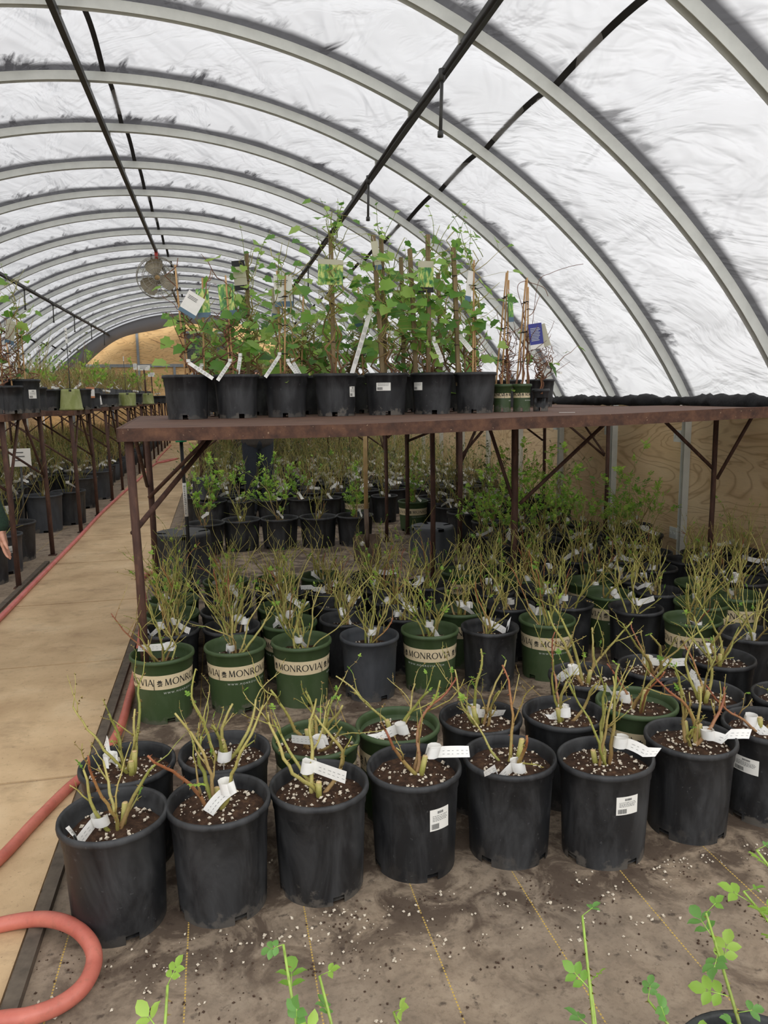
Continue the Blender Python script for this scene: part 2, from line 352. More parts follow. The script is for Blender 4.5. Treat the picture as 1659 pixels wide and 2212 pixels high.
# ------------------------------------------------------------------ setting
A_ = [4.690, -2.055, -.041, .179, -.054]; B_ = [.012, -.002, .003]; XR, ZC = -.8, 1.34
def arch(th, off=0.0):
    def p(t):
        r = sum(A_[i] * math.cos(i * t) for i in range(5)) + sum(B_[i] * math.sin((i + 1) * t) for i in range(3))
        return Vector((XR + r * math.sin(t), 0, ZC + r * math.cos(t)))
    a = p(th); tg = p(th + .004) - p(th - .004); nrm = Vector((-tg.z, 0, tg.x)).normalized()
    return a + nrm * off
TH = [PI / 2 * (i / 80 * 2 - 1) for i in range(81)]
YBACK = 26.5; YFRONT = RIB0 - 5 * RIBS
XL, XRT = arch(-PI / 2).x, arch(PI / 2).x
g = MB(); g.box((XL - .2, YFRONT, -.1), (XRT + .12, YBACK + .1, 0)); struct(g.build('floor', M['ground_cloth'], smooth=False), 'dusty woven ground cloth floor with yellow marker threads')
joints = [-1.25, .18, 1.60, 3.02, 4.40, 5.76, 7.20, 8.6, 10, 11.4, 12.8, 14.2, 15.6, 17, 18.4, 19.8, 21.2, 22.6, 24, 25.4, 26.4]
g = MB()
for a, b in zip(joints, joints[1:]): g.box((-1.56, a + .009, -.02), (-.60, b - .009, .008))
struct(g.build('path', M['concrete'], smooth=False), 'tan concrete aisle path of cast slabs')
# hoops
ys = []
n = -5
while RIB0 + n * RIBS < YBACK + .01: ys.append(RIB0 + n * RIBS); n += 1
SEC = ((-1, -1), (-.88, -1), (-.88, .9), (.88, .9), (.88, -1), (1, -1), (1, 1), (-1, 1))   # roll formed channel, open underneath
def hoop_mesh():
    g = MB(); pts = []
    for i, t in enumerate(TH):
        pts.append(arch(t, .035))
    L = [Vector((pts[0].x, 0, 0))] + pts + [Vector((pts[-1].x, 0, 0))]
    k = len(L); o = len(g.v)
    for i in range(k):
        t = (L[min(i + 1, k - 1)] - L[max(i - 1, 0)]).normalized(); nv = Vector((-t.z, 0, t.x))
        for a, b in SEC: g.v.append(tuple(L[i] + nv * (.035 * b) + Vector((0, .026 * a, 0)))); g.c.append((1, 1, 1, 1))
    for i in range(k - 1):
        for j in range(8):
            a, b = o + i * 8 + j, o + i * 8 + (j + 1) % 8; g.f.append((a, b, b + 8, a + 8))
    return g.mesh('hoop', M['galvanised'], False)
hm = hoop_mesh()
g = MB(); g.box((-.012, -.05, -.05), (0, .05, .05)); g.box((-.02, -.03, -.01), (-.012, -.01, .01)); g.box((-.02, .015, -.01), (-.012, .035, .01)); brk = g.mesh('bracket', M['galvanised'], False)
for i, y in enumerate(ys[:-1]):
    o = struct(put('trim_%d' % (i + 1), hm, None, (0, y, 0)), 'galvanised greenhouse hoop, number %d counted from the near end' % (i + 1))
    put('bracket', brk, o, (XRT - .005, .07, 1.10)); put('bracket', brk, o, (XRT - .005, .07, .25))
# film
g = MB(); NA, NM = 150, 20
rows = []
for bi in range(len(ys) - 1):
    y0, y1 = ys[bi], min(ys[bi + 1], YBACK)
    for mI in range(NM + (1 if bi == len(ys) - 2 else 0)):
        u = mI / NM; y = y0 + (y1 - y0) * u
        row = []
        for i in range(NA + 1):
            th = PI / 2 * (i / NA * 2 - 1); bl = math.sin(PI * u) ** .75
            s_ = th * 4.4
            nz = noise.noise(Vector((s_ * 1.3 + y * .35, y * .8, bi * 3.7)))
            nz2 = noise.noise(Vector((s_ * 3.6 - y * 1.2, y * 1.1, bi * 1.3 + 9)))
            nz3 = noise.noise(Vector((s_ * 7.5 + y * 2.2, y * 1.2, bi * 5.1 + 30)))
            off = .076 + bl * (.10 + .045 * nz + .022 * nz2 + .012 * nz3) * (1 if abs(th) < 1.45 else .4)
            p = arch(th, off); row.append((p.x, y, p.z))
        rows.append(row)
for r in rows: g.v += r; g.c += [(1, 1, 1, 1)] * len(r)
W_ = NA + 1
for i in range(len(rows) - 1):
    for j in range(NA): g.f.append((i * W_ + j, i * W_ + j + 1, (i + 1) * W_ + j + 1, (i + 1) * W_ + j))
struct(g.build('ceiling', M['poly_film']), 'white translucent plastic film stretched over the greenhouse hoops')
# purlins and straps
def purlin(name, X, Z, label):
    g = MB(); g.box((X - .022, YFRONT, Z - .05), (X + .022, YBACK - .3, Z)); o = struct(g.build(name, M['dark_pipe'], smooth=False), label); return o
for nm, X, Z, lb in (('trim_101', -.931, 4.055, 'steel ridge purlin under the hoops'), ('trim_102', 1.519, 3.545, 'steel purlin right of the ridge'), ('trim_103', -3.241, 3.465, 'steel purlin left of the ridge')):
    o = purlin(nm, X, Z, lb)
    g = MB()
    for y in ys[1:-1]: g.box((X - .03, y + .035, Z - .015), (X + .03, y + .06, Z + .045))
    g.build('clip', M['galvanised'], o, False)
def strap(X, lb, nm):
    best = min((abs(arch(t / 1000).x - X), t / 1000) for t in range(-1570, 1571, 3))[1]
    g = MB(); pts = []
    for bi in range(len(ys) - 1):
        for k in range(10):
            u = k / 10; y = ys[bi] + RIBS * u
            pts.append(arch(best, .066 + .10 * math.sin(PI * u) ** .8) + Vector((0, min(y, YBACK - .1), 0)))
    wd = arch(best + .01) - arch(best - .01); wd.normalize()
    for sgn in (1,):
        a = [p + wd * .02 for p in pts]; b = [p - wd * .02 for p in pts]; o = len(g.v)
        nn = (arch(best, .01) - arch(best, 0)).normalized() * .006
        for p, q_ in zip(a, b): g.v += [tuple(p), tuple(q_), tuple(q_ + nn), tuple(p + nn)]; g.c += [(1, 1, 1, 1)] * 4
        for i in range(len(a) - 1):
            for j in range(4): g.f.append((o + 4 * i + j, o + 4 * i + (j + 1) % 4, o + 4 * i + 4 + (j + 1) % 4, o + 4 * i + 4 + j))
    struct(g.build(nm, M['strap_black'], smooth=False), lb)
strap(-.79, 'black webbing strap over the hoops beside the ridge', 'trim_104'); strap(2.043, 'black webbing strap over the hoops on the right slope', 'trim_105'); strap(-4.25, 'black webbing strap over the hoops on the left slope', 'trim_106')
# side walls, end walls
g = MB()
y = YFRONT + .35
while y < YBACK - .05: g.box((XRT + .055, y, 0), (XRT + .07, min(y + 2.44, YBACK), 1.36)); y += 2.44
struct(g.build('wall_right', M['plywood'], smooth=False), 'plywood knee wall along the right side')
g = MB(); g.box((XL - .09, YFRONT, 0), (XL - .07, YBACK, 1.36)); struct(g.build('wall_left', M['plywood'], smooth=False), 'plywood knee wall along the left side')
g = MB(); pts = [arch(t, .05) for t in TH]
for yy, nm, mt, lb in ((YBACK, 'wall_back', 'plywood_end', 'plywood end wall at the far end'),):
    g = MB(); P = [Vector((pts[0].x, yy, 0))] + [p + Vector((0, yy, 0)) for p in pts] + [Vector((pts[-1].x, yy, 0))]; k = len(P)
    g.add(P + [p + Vector((0, .02, 0)) for p in P], [tuple(range(k)), tuple(range(2 * k - 1, k - 1, -1))] + [(i, (i + 1) % k, k + (i + 1) % k, k + i) for i in range(k)])
    struct(g.build(nm, M[mt], smooth=False), lb)
g = MB(); g.box((XL + .05, YBACK - .06, 2.46), (XRT - .05, YBACK - .01, 2.56))
for X in (-4.6, -3.38, -2.47, -1.34, -.2, 1.0, 2.2):
    zt = max(arch(t / 100).z for t in range(-157, 158) if abs(arch(t / 100).x - X) < .08) - .02
    g.box((X - .04, YBACK - .055, 0), (X + .04, YBACK - .015, zt if X == -2.47 else min(zt, 2.5)))
g.box((-1.0, YBACK - .06, 2.5), (-.94, YBACK - .02, 3.9)); g.box((-1.0, YBACK - .06, 3.55), (.6, YBACK - .02, 3.62))
struct(g.build('trim_107', M['wall_stud'], smooth=False), 'grey steel girts and studs on the far plywood wall')
g = MB(); g.box((-.9, YBACK - .05, 2.58), (.5, YBACK - .03, 3.53)); struct(g.build('window_1', plain('dark_pane', srgb(70, 72, 66), .3), smooth=False), 'dark louvre opening in the far plywood wall')
# dark film skirt sagging below the last hoops
g = MB(); nP = 50
for i in range(nP + 1):
    th = -1.42 + (1.42 + .5) * i / nP; a = arch(th, .02); k = .26 + .05 * math.sin(i * .3)
    b = arch(th, -k * (1 if i > 6 else i / 6))
    mid = arch(th, -k * .5)
    g.v += [(a.x, YBACK - 1.25, a.z), (mid.x, YBACK - .75, mid.z), (b.x, YBACK - .28, b.z)]; g.c += [(1, 1, 1, 1)] * 3
for i in range(nP):
    o = 3 * i
    for j in range(2): g.f.append((o + j, o + j + 1, o + j + 4, o + j + 3))
gq = NT('grey_film'); gt_ = gq.n('ShaderNodeBsdfTranslucent'); gt_.inputs[0].default_value = (.34, .34, .35, 1); gm_ = gq.n('ShaderNodeMixShader'); gm_.inputs[0].default_value = .6; gq.base((.34, .34, .35, 1)); gq.l(gq.b.outputs[0], gm_.inputs[1]); gq.l(gt_.outputs[0], gm_.inputs[2]); gq.l(gm_.outputs[0], gq.o.inputs[0])
o = g.build('loose_film', gq.m); md = o.modifiers.new('s', 'SOLIDIFY'); md.thickness = .006
tag(o, 'dark grey film sagging in front of the far end wall', 'plastic sheet')
# black shade netting bunched on the right sill
random.seed(5); g = MB(); pts = []; rs = []
y = .2
while y < 26:
    u = ((y - RIB0) / RIBS) % 1
    pts.append(Vector((XRT - .065 - .03 * noise.noise(Vector((y * 2, 3, 1))), y, 1.395 + .03 * noise.noise(Vector((y * 1.3, 0, 0))))))
    rs.append(.034 + .055 * (.5 + .8 * abs(noise.noise(Vector((y * .9, 1, 4))))) * abs(math.sin(PI * u)) ** .6 * (.6 + .7 * abs(noise.noise(Vector((y * 2.3, 7, 2)))))); y += .06
o = len(g.v); g.tube(pts, rs, 14)
g.v = [tuple(Vector(p) + Vector((noise.noise(Vector(p) * 14) * .025, 0, noise.noise(Vector(p) * 14 + Vector((5, 5, 5))) * .03))) for p in g.v]
tag(g.build('shade_netting', M['netting_black']), 'black shade netting bunched along the sill of the right wall', 'netting')
# edging boards and hoses
g = MB(); rnd = random.Random(3)
g.box((-.588, -1, 0), (-.548, 4.8, .024)); o = tag(g.build('edging_board', M['dirty_board'], smooth=False), 'weathered wooden edging board along right side of concrete path', 'board')
g = MB(); g.box((-1.615, 1, 0), (-1.575, 7.3, .022)); tag(g.build('edging_board', M['dirty_board'], smooth=False), 'weathered wooden edging board along left side of concrete path', 'board')
def smooth_path(P, sub=8):
    P = [Vector(p) for p in P]; out_ = []
    Q = [P[0] * 2 - P[1]] + P + [P[-1] * 2 - P[-2]]
    for i in range(1, len(Q) - 2):
        p0, p1, p2, p3 = Q[i - 1:i + 3]
        for k in range(sub):
            t = k / sub
            out_.append(.5 * ((2 * p1) + (p2 - p0) * t + (2 * p0 - 5 * p1 + 4 * p2 - p3) * t * t + (3 * p1 - p0 - 3 * p2 + p3) * t ** 3))
    out_.append(P[-1]); return out_
def hose(name, px, rad, mat, label, extra0=(), extra1=()):
    P = list(extra0) + [at_z(a, b, rad + .006 + dz) for a, b, dz in px] + list(extra1)
    g = MB(); g.tube(smooth_path(P, 10), rad, 14); tag(g.build(name, M[mat]), label, 'hose')
hose('garden_hose', [(0, 1335, 0), (75, 1258, .0), (168, 1163, .0), (215, 1112, .0), (262, 1068, 0), (300, 1035, 0), (330, 1006, .0), (352, 996, 0), (385, 990, 0)], .019, 'pink_hose', 'red garden hose along the left edge of the concrete path', [Vector((-1.56, .9, .025)), Vector((-1.53, 2.6, .025))], [Vector((-1.42, 18, .025)), Vector((-1.45, 24, .025))])
hose('garden_hose', [(318, 1240, 0), (306, 1262, 0), (312, 1300, 0), (307, 1350, 0), (296, 1440, .0), (281, 1500, 0), (258, 1575, .012), (212, 1648, .02), (150, 1700, .0), (75, 1775, 0), (0, 1855, 0)], .0195, 'red_hose', 'red garden hose running from the bench past the front pots across path', [Vector((-.42, 7.4, .02)), Vector((-.5, 6.6, .02))], [at_z(-110, 1950, .02), at_z(-260, 2040, .02), at_z(-400, 2200, .02)])
hose('garden_hose', [(-120, 2030, 0), (0, 1998, .0), (70, 1986, .012), (120, 1988, .03), (165, 2006, .03), (196, 2040, .02), (203, 2080, .004), (180, 2130, 0), (130, 2170, 0), (60, 2196, .012), (0, 2204, .012), (-120, 2225, 0)], .0215, 'red_hose', 'loop of red hose lying across path edge at lower left', [at_z(-330, 2120, .02)], [at_z(-330, 2330, .02)])

# ------------------------------------------------------------------ benches
def leg_pts(a, b): return [a, b]
def bench(label, X0, X1, Y0, Y1, zf, legs, braces, apron=.058, cols=None, group=None):
    root = thing('potting_bench', label, 'bench', ((X0 + X1) / 2, (Y0 + Y1) / 2, 0), 0, group); off = Vector(root.location)
    nx = max(2, int((X1 - X0) / .15)); ny = max(2, int((Y1 - Y0) / .2)); g = MB()
    def P(u, v_, dz=0):
        X = X0 + (X1 - X0) * u; Y = Y0 + (Y1 - Y0) * v_; x_, y_, z_ = zf(X, Y, u, v_); return Vector((x_, y_, z_ + dz)) - off
    top = [[P(i / nx, j / ny) for i in range(nx + 1)] for j in range(ny + 1)]
    for dz in (0, -.014):
        for j in range(ny):
            for i in range(nx):
                qd = [top[j][i], top[j][i + 1], top[j + 1][i + 1], top[j + 1][i]]; qd = [p + Vector((0, 0, dz)) for p in qd]
                g.add(qd if dz == 0 else qd[::-1], [(0, 1, 2, 3)])
    g.build('bench_top', M['bench_boards'], root, False)
    g = MB()
    def rail(ps):
        for a, b in zip(ps, ps[1:]):
            d = (b - a).normalized(); nn = Vector((d.y, -d.x, 0)) * .008
            lo = Vector((0, 0, -apron)); up = Vector((0, 0, .001))
            g.add([a + nn + up, b + nn + up, b + nn + lo, a + nn + lo, a - nn + up, b - nn + up, b - nn + lo, a - nn + lo],
                  [(0, 3, 2, 1), (4, 5, 6, 7), (0, 1, 5, 4), (3, 7, 6, 2), (0, 4, 7, 3), (1, 2, 6, 5)])
            inn = -nn * 6
            g.add([a + lo, b + lo, b + lo + inn, a + lo + inn], [(0, 1, 2, 3)])
    rail([top[0][i] for i in range(nx + 1)]); rail([top[j][nx] for j in range(ny + 1)]); rail([top[ny][i] for i in range(nx, -1, -1)]); rail([top[j][0] for j in range(ny, -1, -1)])
    g.build('apron', M['rust'], root, False)
    for (a, b, r) in legs:
        g = MB(); g.tube([Vector(a) - off, (Vector(a) * .5 + Vector(b) * .5) - off + Vector((.006, 0, 0)), Vector(b) - off], r, 10)
        f = g
        bb = Vector(b) - off; f.box((bb.x - .035, bb.y - .035, bb.z), (bb.x + .035, bb.y + .035, bb.z + .008)); g.build('leg', M['rust_leg'], root)
    for (a, b, r) in braces:
        g = MB(); g.tube([Vector(a) - off, Vector(b) - off], r, 8); g.build('brace', M['rust_leg'], root)
    return root
def lerp_list(L, x):
    for (a, va), (b, vb) in zip(L, L[1:]):
        if x <= b: return va + (vb - va) * max(0, (x - a) / (b - a))
    return L[-1][1]
FE = [(-.46, 1.361), (.05, 1.358), (.66, 1.3565), (1.56, 1.374), (2.0, 1.378), (2.86, 1.400), (3.72, 1.405)]
BX0, BX1, BY0, BY1 = -.437, 3.70, 3.55, 5.75
def front_z(X, Y, u, v_):
    zf = lerp_list(FE, X); zb = 1.362 + .004 * u; t = min(1, v_ / .52)
    return (X - .11 * v_ * (1 - u), Y + .02 * u, zf + (zb - zf) * t)
def table_z(X, Y):
    u = (X - BX0) / (BX1 - BX0); v_ = (Y - BY0) / (BY1 - BY0); return front_z(X, Y, u, v_)[2]
fl = [((-.40, 3.60, 1.31), (-.395, 3.62, 0), .020), ((-.505, 5.66, 1.31), (-.50, 5.66, 0), .022), ((1.955, 4.82, 1.31), (1.955, 4.82, 0), .0235), ((3.475, 4.8, 1.31), (3.475, 4.8, 0), .0185), ((1.62, 5.68, 1.31), (1.62, 5.68, 0), .02)]
fb = []
def br(pa, Ya, pb, Yb, r=.013): fb.append((at_Y(pa[0], pa[1], Ya), at_Y(pb[0], pb[1], Yb), r))
br((287, 1152), 3.62, (458, 945), 4.4, .014); br((322, 1075), 5.62, (450, 945), 5.4, .014); br((318, 1050), 5.64, (293, 950), 4.4, .012)
br((1123, 1088), 4.82, (1306, 916), 4.9, .013); br((1106, 1075), 4.82, (1058, 926), 4.9, .012)
br((1540, 1012), 4.8, (1432, 906), 4.82, .0125); br((1548, 1035), 4.8, (1626, 898), 4.7, .0125)
bench('long rusty steel bench in the centre holding the staked vines', BX0, BX1, BY0, BY1, front_z, fl, fb)
flat = lambda z0, z1: (lambda X, Y, u, v_: (X, Y, z0 + (z1 - z0) * v_))
def simple_bench(label, X0, X1, Y0, Y1, z0, z1, group=None, r=.021, legs_px=None):
    lg = [((X0 + .05, Y0 + .05, z0 - .04), (X0 + .05, Y0 + .05, 0), r), ((X1 - .04, Y0 + .05, z0 - .04), (X1 - .02, Y0 + .05, 0), r), ((X0 + .05, Y1 - .05, z1 - .04), (X0 + .05, Y1 - .05, 0), r), ((X1 - .04, Y1 - .05, z1 - .04), (X1 - .02, Y1 - .05, 0), r)]
    bz = z0 - .05; ym = (Y0 + Y1) / 2
    bcs = [((X1 - .035, Y0 + .05, .72), (X1 - .05, ym - .08, bz), .012), ((X1 - .035, Y1 - .05, .75), (X1 - .05, ym + .08, bz), .012),
           ((X1 - .04, Y0 + .06, .78), (X1 - .75, Y0 + .08, bz), .011), ((X0 + .05, Y0 + .06, .78), (X0 + .75, Y0 + .08, bz), .011),
           ((X1 - .04, Y1 - .06, .78), (X1 - .75, Y1 - .08, bz), .011)]
    return bench(label, X0, X1, Y0, Y1, flat(z0, z1), lg, bcs, .055, None, group)
# benches left of the path (their legs line the path)
LB = [(6.33, 7.72, 1.378, 1.392, -1.60), (8.86, 10.2, 1.36, 1.36, -1.545), (11.55, 12.9, 1.36, 1.36, -1.55), (14.2, 15.5, 1.36, 1.36, -1.53), (16.6, 17.9, 1.355, 1.355, -1.53), (19.0, 20.4, 1.35, 1.35, -1.53), (21.6, 23, 1.35, 1.35, -1.53), (24, 25.4, 1.35, 1.35, -1.53)]
for i, (a, b, z0, z1, xr) in enumerate(LB):
    simple_bench('rusty steel bench left of the path, %s from the camera in its row' % ordn(i), xr - 2.35, xr, a, b, z0, z1)
# benches behind the centre bench
def mid_bench():
    lg = [((2.15, 6.62, 1.31), (2.15, 6.62, 0), .023), ((1.63, 7.42, 1.31), (1.63, 7.42, 0), .018), ((1.93, 7.75, 1.31), (1.93, 7.75, 0), .022), ((3.62, 6.6, 1.31), (3.62, 6.6, 0), .019), ((3.6, 8.0, 1.31), (3.6, 8.0, 0), .018), ((2.6, 8.1, 1.31), (2.6, 8.1, 0), .018)]
    bs = [((2.17, 6.64, .86), (2.40, 6.7, 1.3), .013), ((2.17, 6.64, .92), (2.62, 6.9, 1.3), .013), ((1.95, 7.76, 1.0), (2.75, 7.7, 1.3), .014), ((1.65, 7.42, 1.06), (1.98, 7.5, 1.3), .012), ((1.93, 7.7, .98), (1.78, 7.0, 1.3), .012), ((3.6, 6.62, .88), (3.1, 6.7, 1.3), .011), ((3.6, 6.62, .9), (3.56, 7.2, 1.3), .011), ((3.58, 8, .95), (3.1, 8, 1.3), .011), ((1.63, 7.44, .98), (1.66, 7.9, 1.3), .011)]
    bench('rusty steel bench just behind the long centre bench', 1.5, 3.7, 6.5, 8.25, flat(1.35, 1.35), lg, bs, .055)
mid_bench()
for i, y in enumerate((9.9, 12.6, 15.3, 18.0, 20.7, 23.4)):
    simple_bench('rusty steel bench right of the path, %s behind the standing person' % ordn(i), -.3, 2.2, y, y + 1.35, 1.345, 1.345)

# ------------------------------------------------------------------ pots
def pot_mesh(H, rt, rb, mat, ribbed=False, n=44):
    g = MB(); k = H
    ww_ = lambda z: rb + (rt - .0135 - rb) * z / (H - .062)
    prof = [(rb, 0), (ww_(.026), .026), (ww_(H * .3), H * .3), (ww_(H * .6), H * .6), (rt - .0135, H - .062), (rt - .0105, H - .058), (rt - .009, H - .022), (rt - .001, H - .019), (rt, H - .012), (rt - .002, H - .002), (rt - .008, H), (rt - .013, H - .006)]
    if ribbed:
        for j in range(6): z = H - .012 - j * .007; prof += [(rt - .014 - .0018 * (j % 2), z)]
    prof += [(rt - .017, H - .03), (rt - .018, H - .052), (rt - .021, H - .056), (ww_(H * .35) - .006, H * .35)]
    g.lathe(prof, n, lambda i, j: i == 0 and (j % 11) < 2)
    g.add([(0, 0, .014)] + [(rb * .995 * math.cos(2 * PI * j / n), rb * .995 * math.sin(2 * PI * j / n), .014) for j in range(n)], [(0, 1 + j, 1 + (j + 1) % n) for j in range(n)])
    return g.mesh('pot', mat)
def soil_mesh(r, z, seed, pale=False, n=28):
    g = MB(); rg = 5; g.v.append((0, 0, z + .012)); g.c.append((1, 1, 1, 1))
    for i in range(1, rg + 1):
        for j in range(n):
            a = 2 * PI * j / n; rr = r * i / rg; p = Vector((rr * math.cos(a), rr * math.sin(a), 0))
            g.v.append((p.x, p.y, z + .012 * (1 - (i / rg) ** 2) + .009 * noise.noise(p * 22 + Vector((seed, 0, 0))))); g.c.append((1, 1, 1, 1))
    for j in range(n): g.f.append((0, 1 + j, 1 + (j + 1) % n))
    for i in range(rg - 1):
        for j in range(n):
            a, b = 1 + i * n + j, 1 + i * n + (j + 1) % n; g.f.append((a, a + n, b + n, b))
    return g.mesh('soil', M['soil_pale' if pale else 'soil'])
def nugget(g, p, r, rnd):
    vs = [Vector((rnd.uniform(.6, 1.1), 0, 0)), Vector((-rnd.uniform(.6, 1.1), 0, 0)), Vector((0, rnd.uniform(.6, 1.1), 0)), Vector((0, -rnd.uniform(.6, 1.1), 0)), Vector((0, 0, rnd.uniform(.5, .9))), Vector((0, 0, -.6))]
    R_ = Matrix.Rotation(rnd.uniform(0, 6), 3, 'Z') @ Matrix.Rotation(rnd.uniform(0, 1), 3, 'X')
    g.add([Vector(p) + R_ @ v * r for v in vs], [(0, 2, 4), (2, 1, 4), (1, 3, 4), (3, 0, 4), (2, 0, 5), (1, 2, 5), (3, 1, 5), (0, 3, 5)])
def perlite_mesh(r, z, seed, cnt):
    rnd = random.Random(seed); g = MB()
    for _ in range(cnt):
        a = rnd.uniform(0, 2 * PI); rr = r * .95 * math.sqrt(rnd.random()); sz = rnd.choice([.0018, .0024, .003, .0042, .0055, .0075, .009])
        nugget(g, (rr * math.cos(a), rr * math.sin(a), z + .012 * (1 - (rr / r) ** 2) + .006), sz, rnd)
    return g.mesh('perlite', M['perlite'], False)
# lettering of the paper band, drawn as strokes in a unit-high box and wrapped round the pot
def strokes_to(g, quads, x0, z0, hgt, rad):
    for q_ in quads:
        g.add([((rad) * math.sin((x0 + x_ * hgt) / rad), -(rad) * math.cos((x0 + x_ * hgt) / rad), z0 + y_ * hgt) for x_, y_ in q_], [tuple(range(len(q_)))])
def st(x0, y0, x1, y1, t):
    dx, dy = x1 - x0, y1 - y0; L = math.hypot(dx, dy); nx_, ny_ = -dy / L * t / 2, dx / L * t / 2
    return [(x0 + nx_, y0 + ny_), (x0 - nx_, y0 - ny_), (x1 - nx_, y1 - ny_), (x1 + nx_, y1 + ny_)]
def serif(x, y, w_=.2): return st(x - w_ / 2, y, x + w_ / 2, y, .045)
def arc(cx_, cy_, rx, ry, a0, a1, tmin, tmax, n_=14):
    qs = []
    for i in range(n_):
        a, b = a0 + (a1 - a0) * i / n_, a0 + (a1 - a0) * (i + 1) / n_
        def pt(t_, s_):
            th = tmin + (tmax - tmin) * abs(math.cos(t_)) ** 1.5
            return (cx_ + (rx + s_ * th / 2) * math.cos(t_), cy_ + (ry + s_ * th / 2) * math.sin(t_))
        qs.append([pt(a, -1), pt(b, -1), pt(b, 1), pt(a, 1)])
    return qs
TK, TN = .16, .085
GL = {
 'M': ([st(.12, 0, .2, 1, TN), st(.2, 1, .5, .05, TK), st(.5, .05, .82, 1, TN), st(.82, 1, .9, 0, TK), serif(.12, .02), serif(.9, .02), serif(.16, .98, .14), serif(.86, .98, .14)], 1.12),
 'O': (arc(.5, .5, .43, .47, 0, 2 * PI, TN, TK, 22), 1.08),
 'N': ([st(.12, 0, .12, 1, TN), st(.12, 1, .8, 0, TK), st(.8, 0, .8, 1, TN), serif(.12, .02), serif(.08, .98, .18), serif(.8, .98)], 1.0),
 'R': ([st(.14, 0, .14, 1, TK), serif(.14, .02, .26), st(.14, .97, .36, .97, TN), st(.14, .52, .36, .52, TN), st(.34, .52, .76, 0, TK), serif(.78, .02, .16)] + arc(.36, .745, .2, .225, -PI / 2, PI / 2, TN, TK, 10), .86),
 'V': ([st(.05, 1, .43, 0, TK), st(.43, 0, .8, 1, TN), serif(.05, .98), serif(.8, .98)], .90),
 'I': ([st(.14, 0, .14, 1, TK), serif(.14, .02, .28), serif(.14, .98, .28)], .36),
 'A': ([st(.05, 0, .42, 1, TN), st(.42, 1, .8, 0, TK), st(.18, .34, .66, .34, TN), serif(.05, .02), serif(.8, .02)], .92)}
def leaf_quad(cx_, cy_, a, L, w_):
    c_, s_ = math.cos(a), math.sin(a); P = []
    for t, k in ((0, 0), (.3, .8), (.6, 1), (.85, .5), (1, 0), (.85, -.5), (.6, -1), (.3, -.8)):
        x_, y_ = t * L, k * w_ / 2; P.append((cx_ + x_ * c_ - y_ * s_, cy_ + x_ * s_ + y_ * c_))
    return P
EMB = [leaf_quad(.5, .5, PI / 2 + d, .42, .2) for d in (-1.1, -.35, .4, 1.15)] + [leaf_quad(.5, .42, PI + .25, .42, .17), leaf_quad(.5, .42, -.25, .42, .17)] + [leaf_quad(.5, .2, PI + .6, .36, .14), leaf_quad(.5, .2, -.3, .36, .14), st(.5, 0, .5, .6, .06), st(.2, .02, .8, .02, .05)]
def band_parts(H, rt, rb, z0, z1):
    def rad(z): return rb + (rt - .0135 - rb) * (z / (H - .06)) + .0012
    g = MB(); g.lathe([(rad(z0), z0), (rad(z1), z1)], 72); band = g.mesh('paper_band', M['band_paper'])
    g = MB(); zl = z0 + (z1 - z0) * .28; hh = (z1 - z0) * .47; R_ = rad((z0 + z1) / 2) + .0008; per = 2 * PI * R_ / 3
    for rep in range(3):
        x = rep * per - hh * .5
        strokes_to(g, EMB, x, zl - hh * .05, hh * 1.05, R_); x += hh * 1.2
        wtot = sum(GL[c][1] for c in 'MONROVIA') * hh; sp_ = (per - hh * 1.5 - wtot) / 8
        for c in 'MONROVIA':
            strokes_to(g, GL[c][0], x, zl, hh, R_); x += GL[c][1] * hh + sp_
        strokes_to(g, arc(.08, .93, .05, .05, 0, 2 * PI, .025, .025, 8), x - sp_, zl, hh, R_)
    xs = -hh * .85; strokes_to(g, [[(0, 0), (.045, 0), (.045, 1), (0, 1)]], xs, z0, z1 - z0, R_)
    ink = g.mesh('band_lettering', M['band_ink'], False)
    cu = bpy.data.curves.new('web_line', 'FONT'); cu.body = 'WWW.MONROVIA.COM'; cu.size = .0135; cu.space_character = 1.5
    to = bpy.data.objects.new('web_line_text', cu); C.objects.link(to); dg = bpy.context.evaluated_depsgraph_get(); me = bpy.data.meshes.new_from_object(to.evaluated_get(dg))
    C.objects.unlink(to); bpy.data.objects.remove(to)
    zz = z0 - .022; R2 = rad(zz) + .0012
    for v in me.vertices:
        x, y_ = v.co.x + .015, v.co.y; v.co = (R2 * math.sin(x / R2), -R2 * math.cos(x / R2), zz + y_)
    me.materials.clear(); me.materials.append(M['white_ink']); me.name = 'web_line'
    return band, ink, me
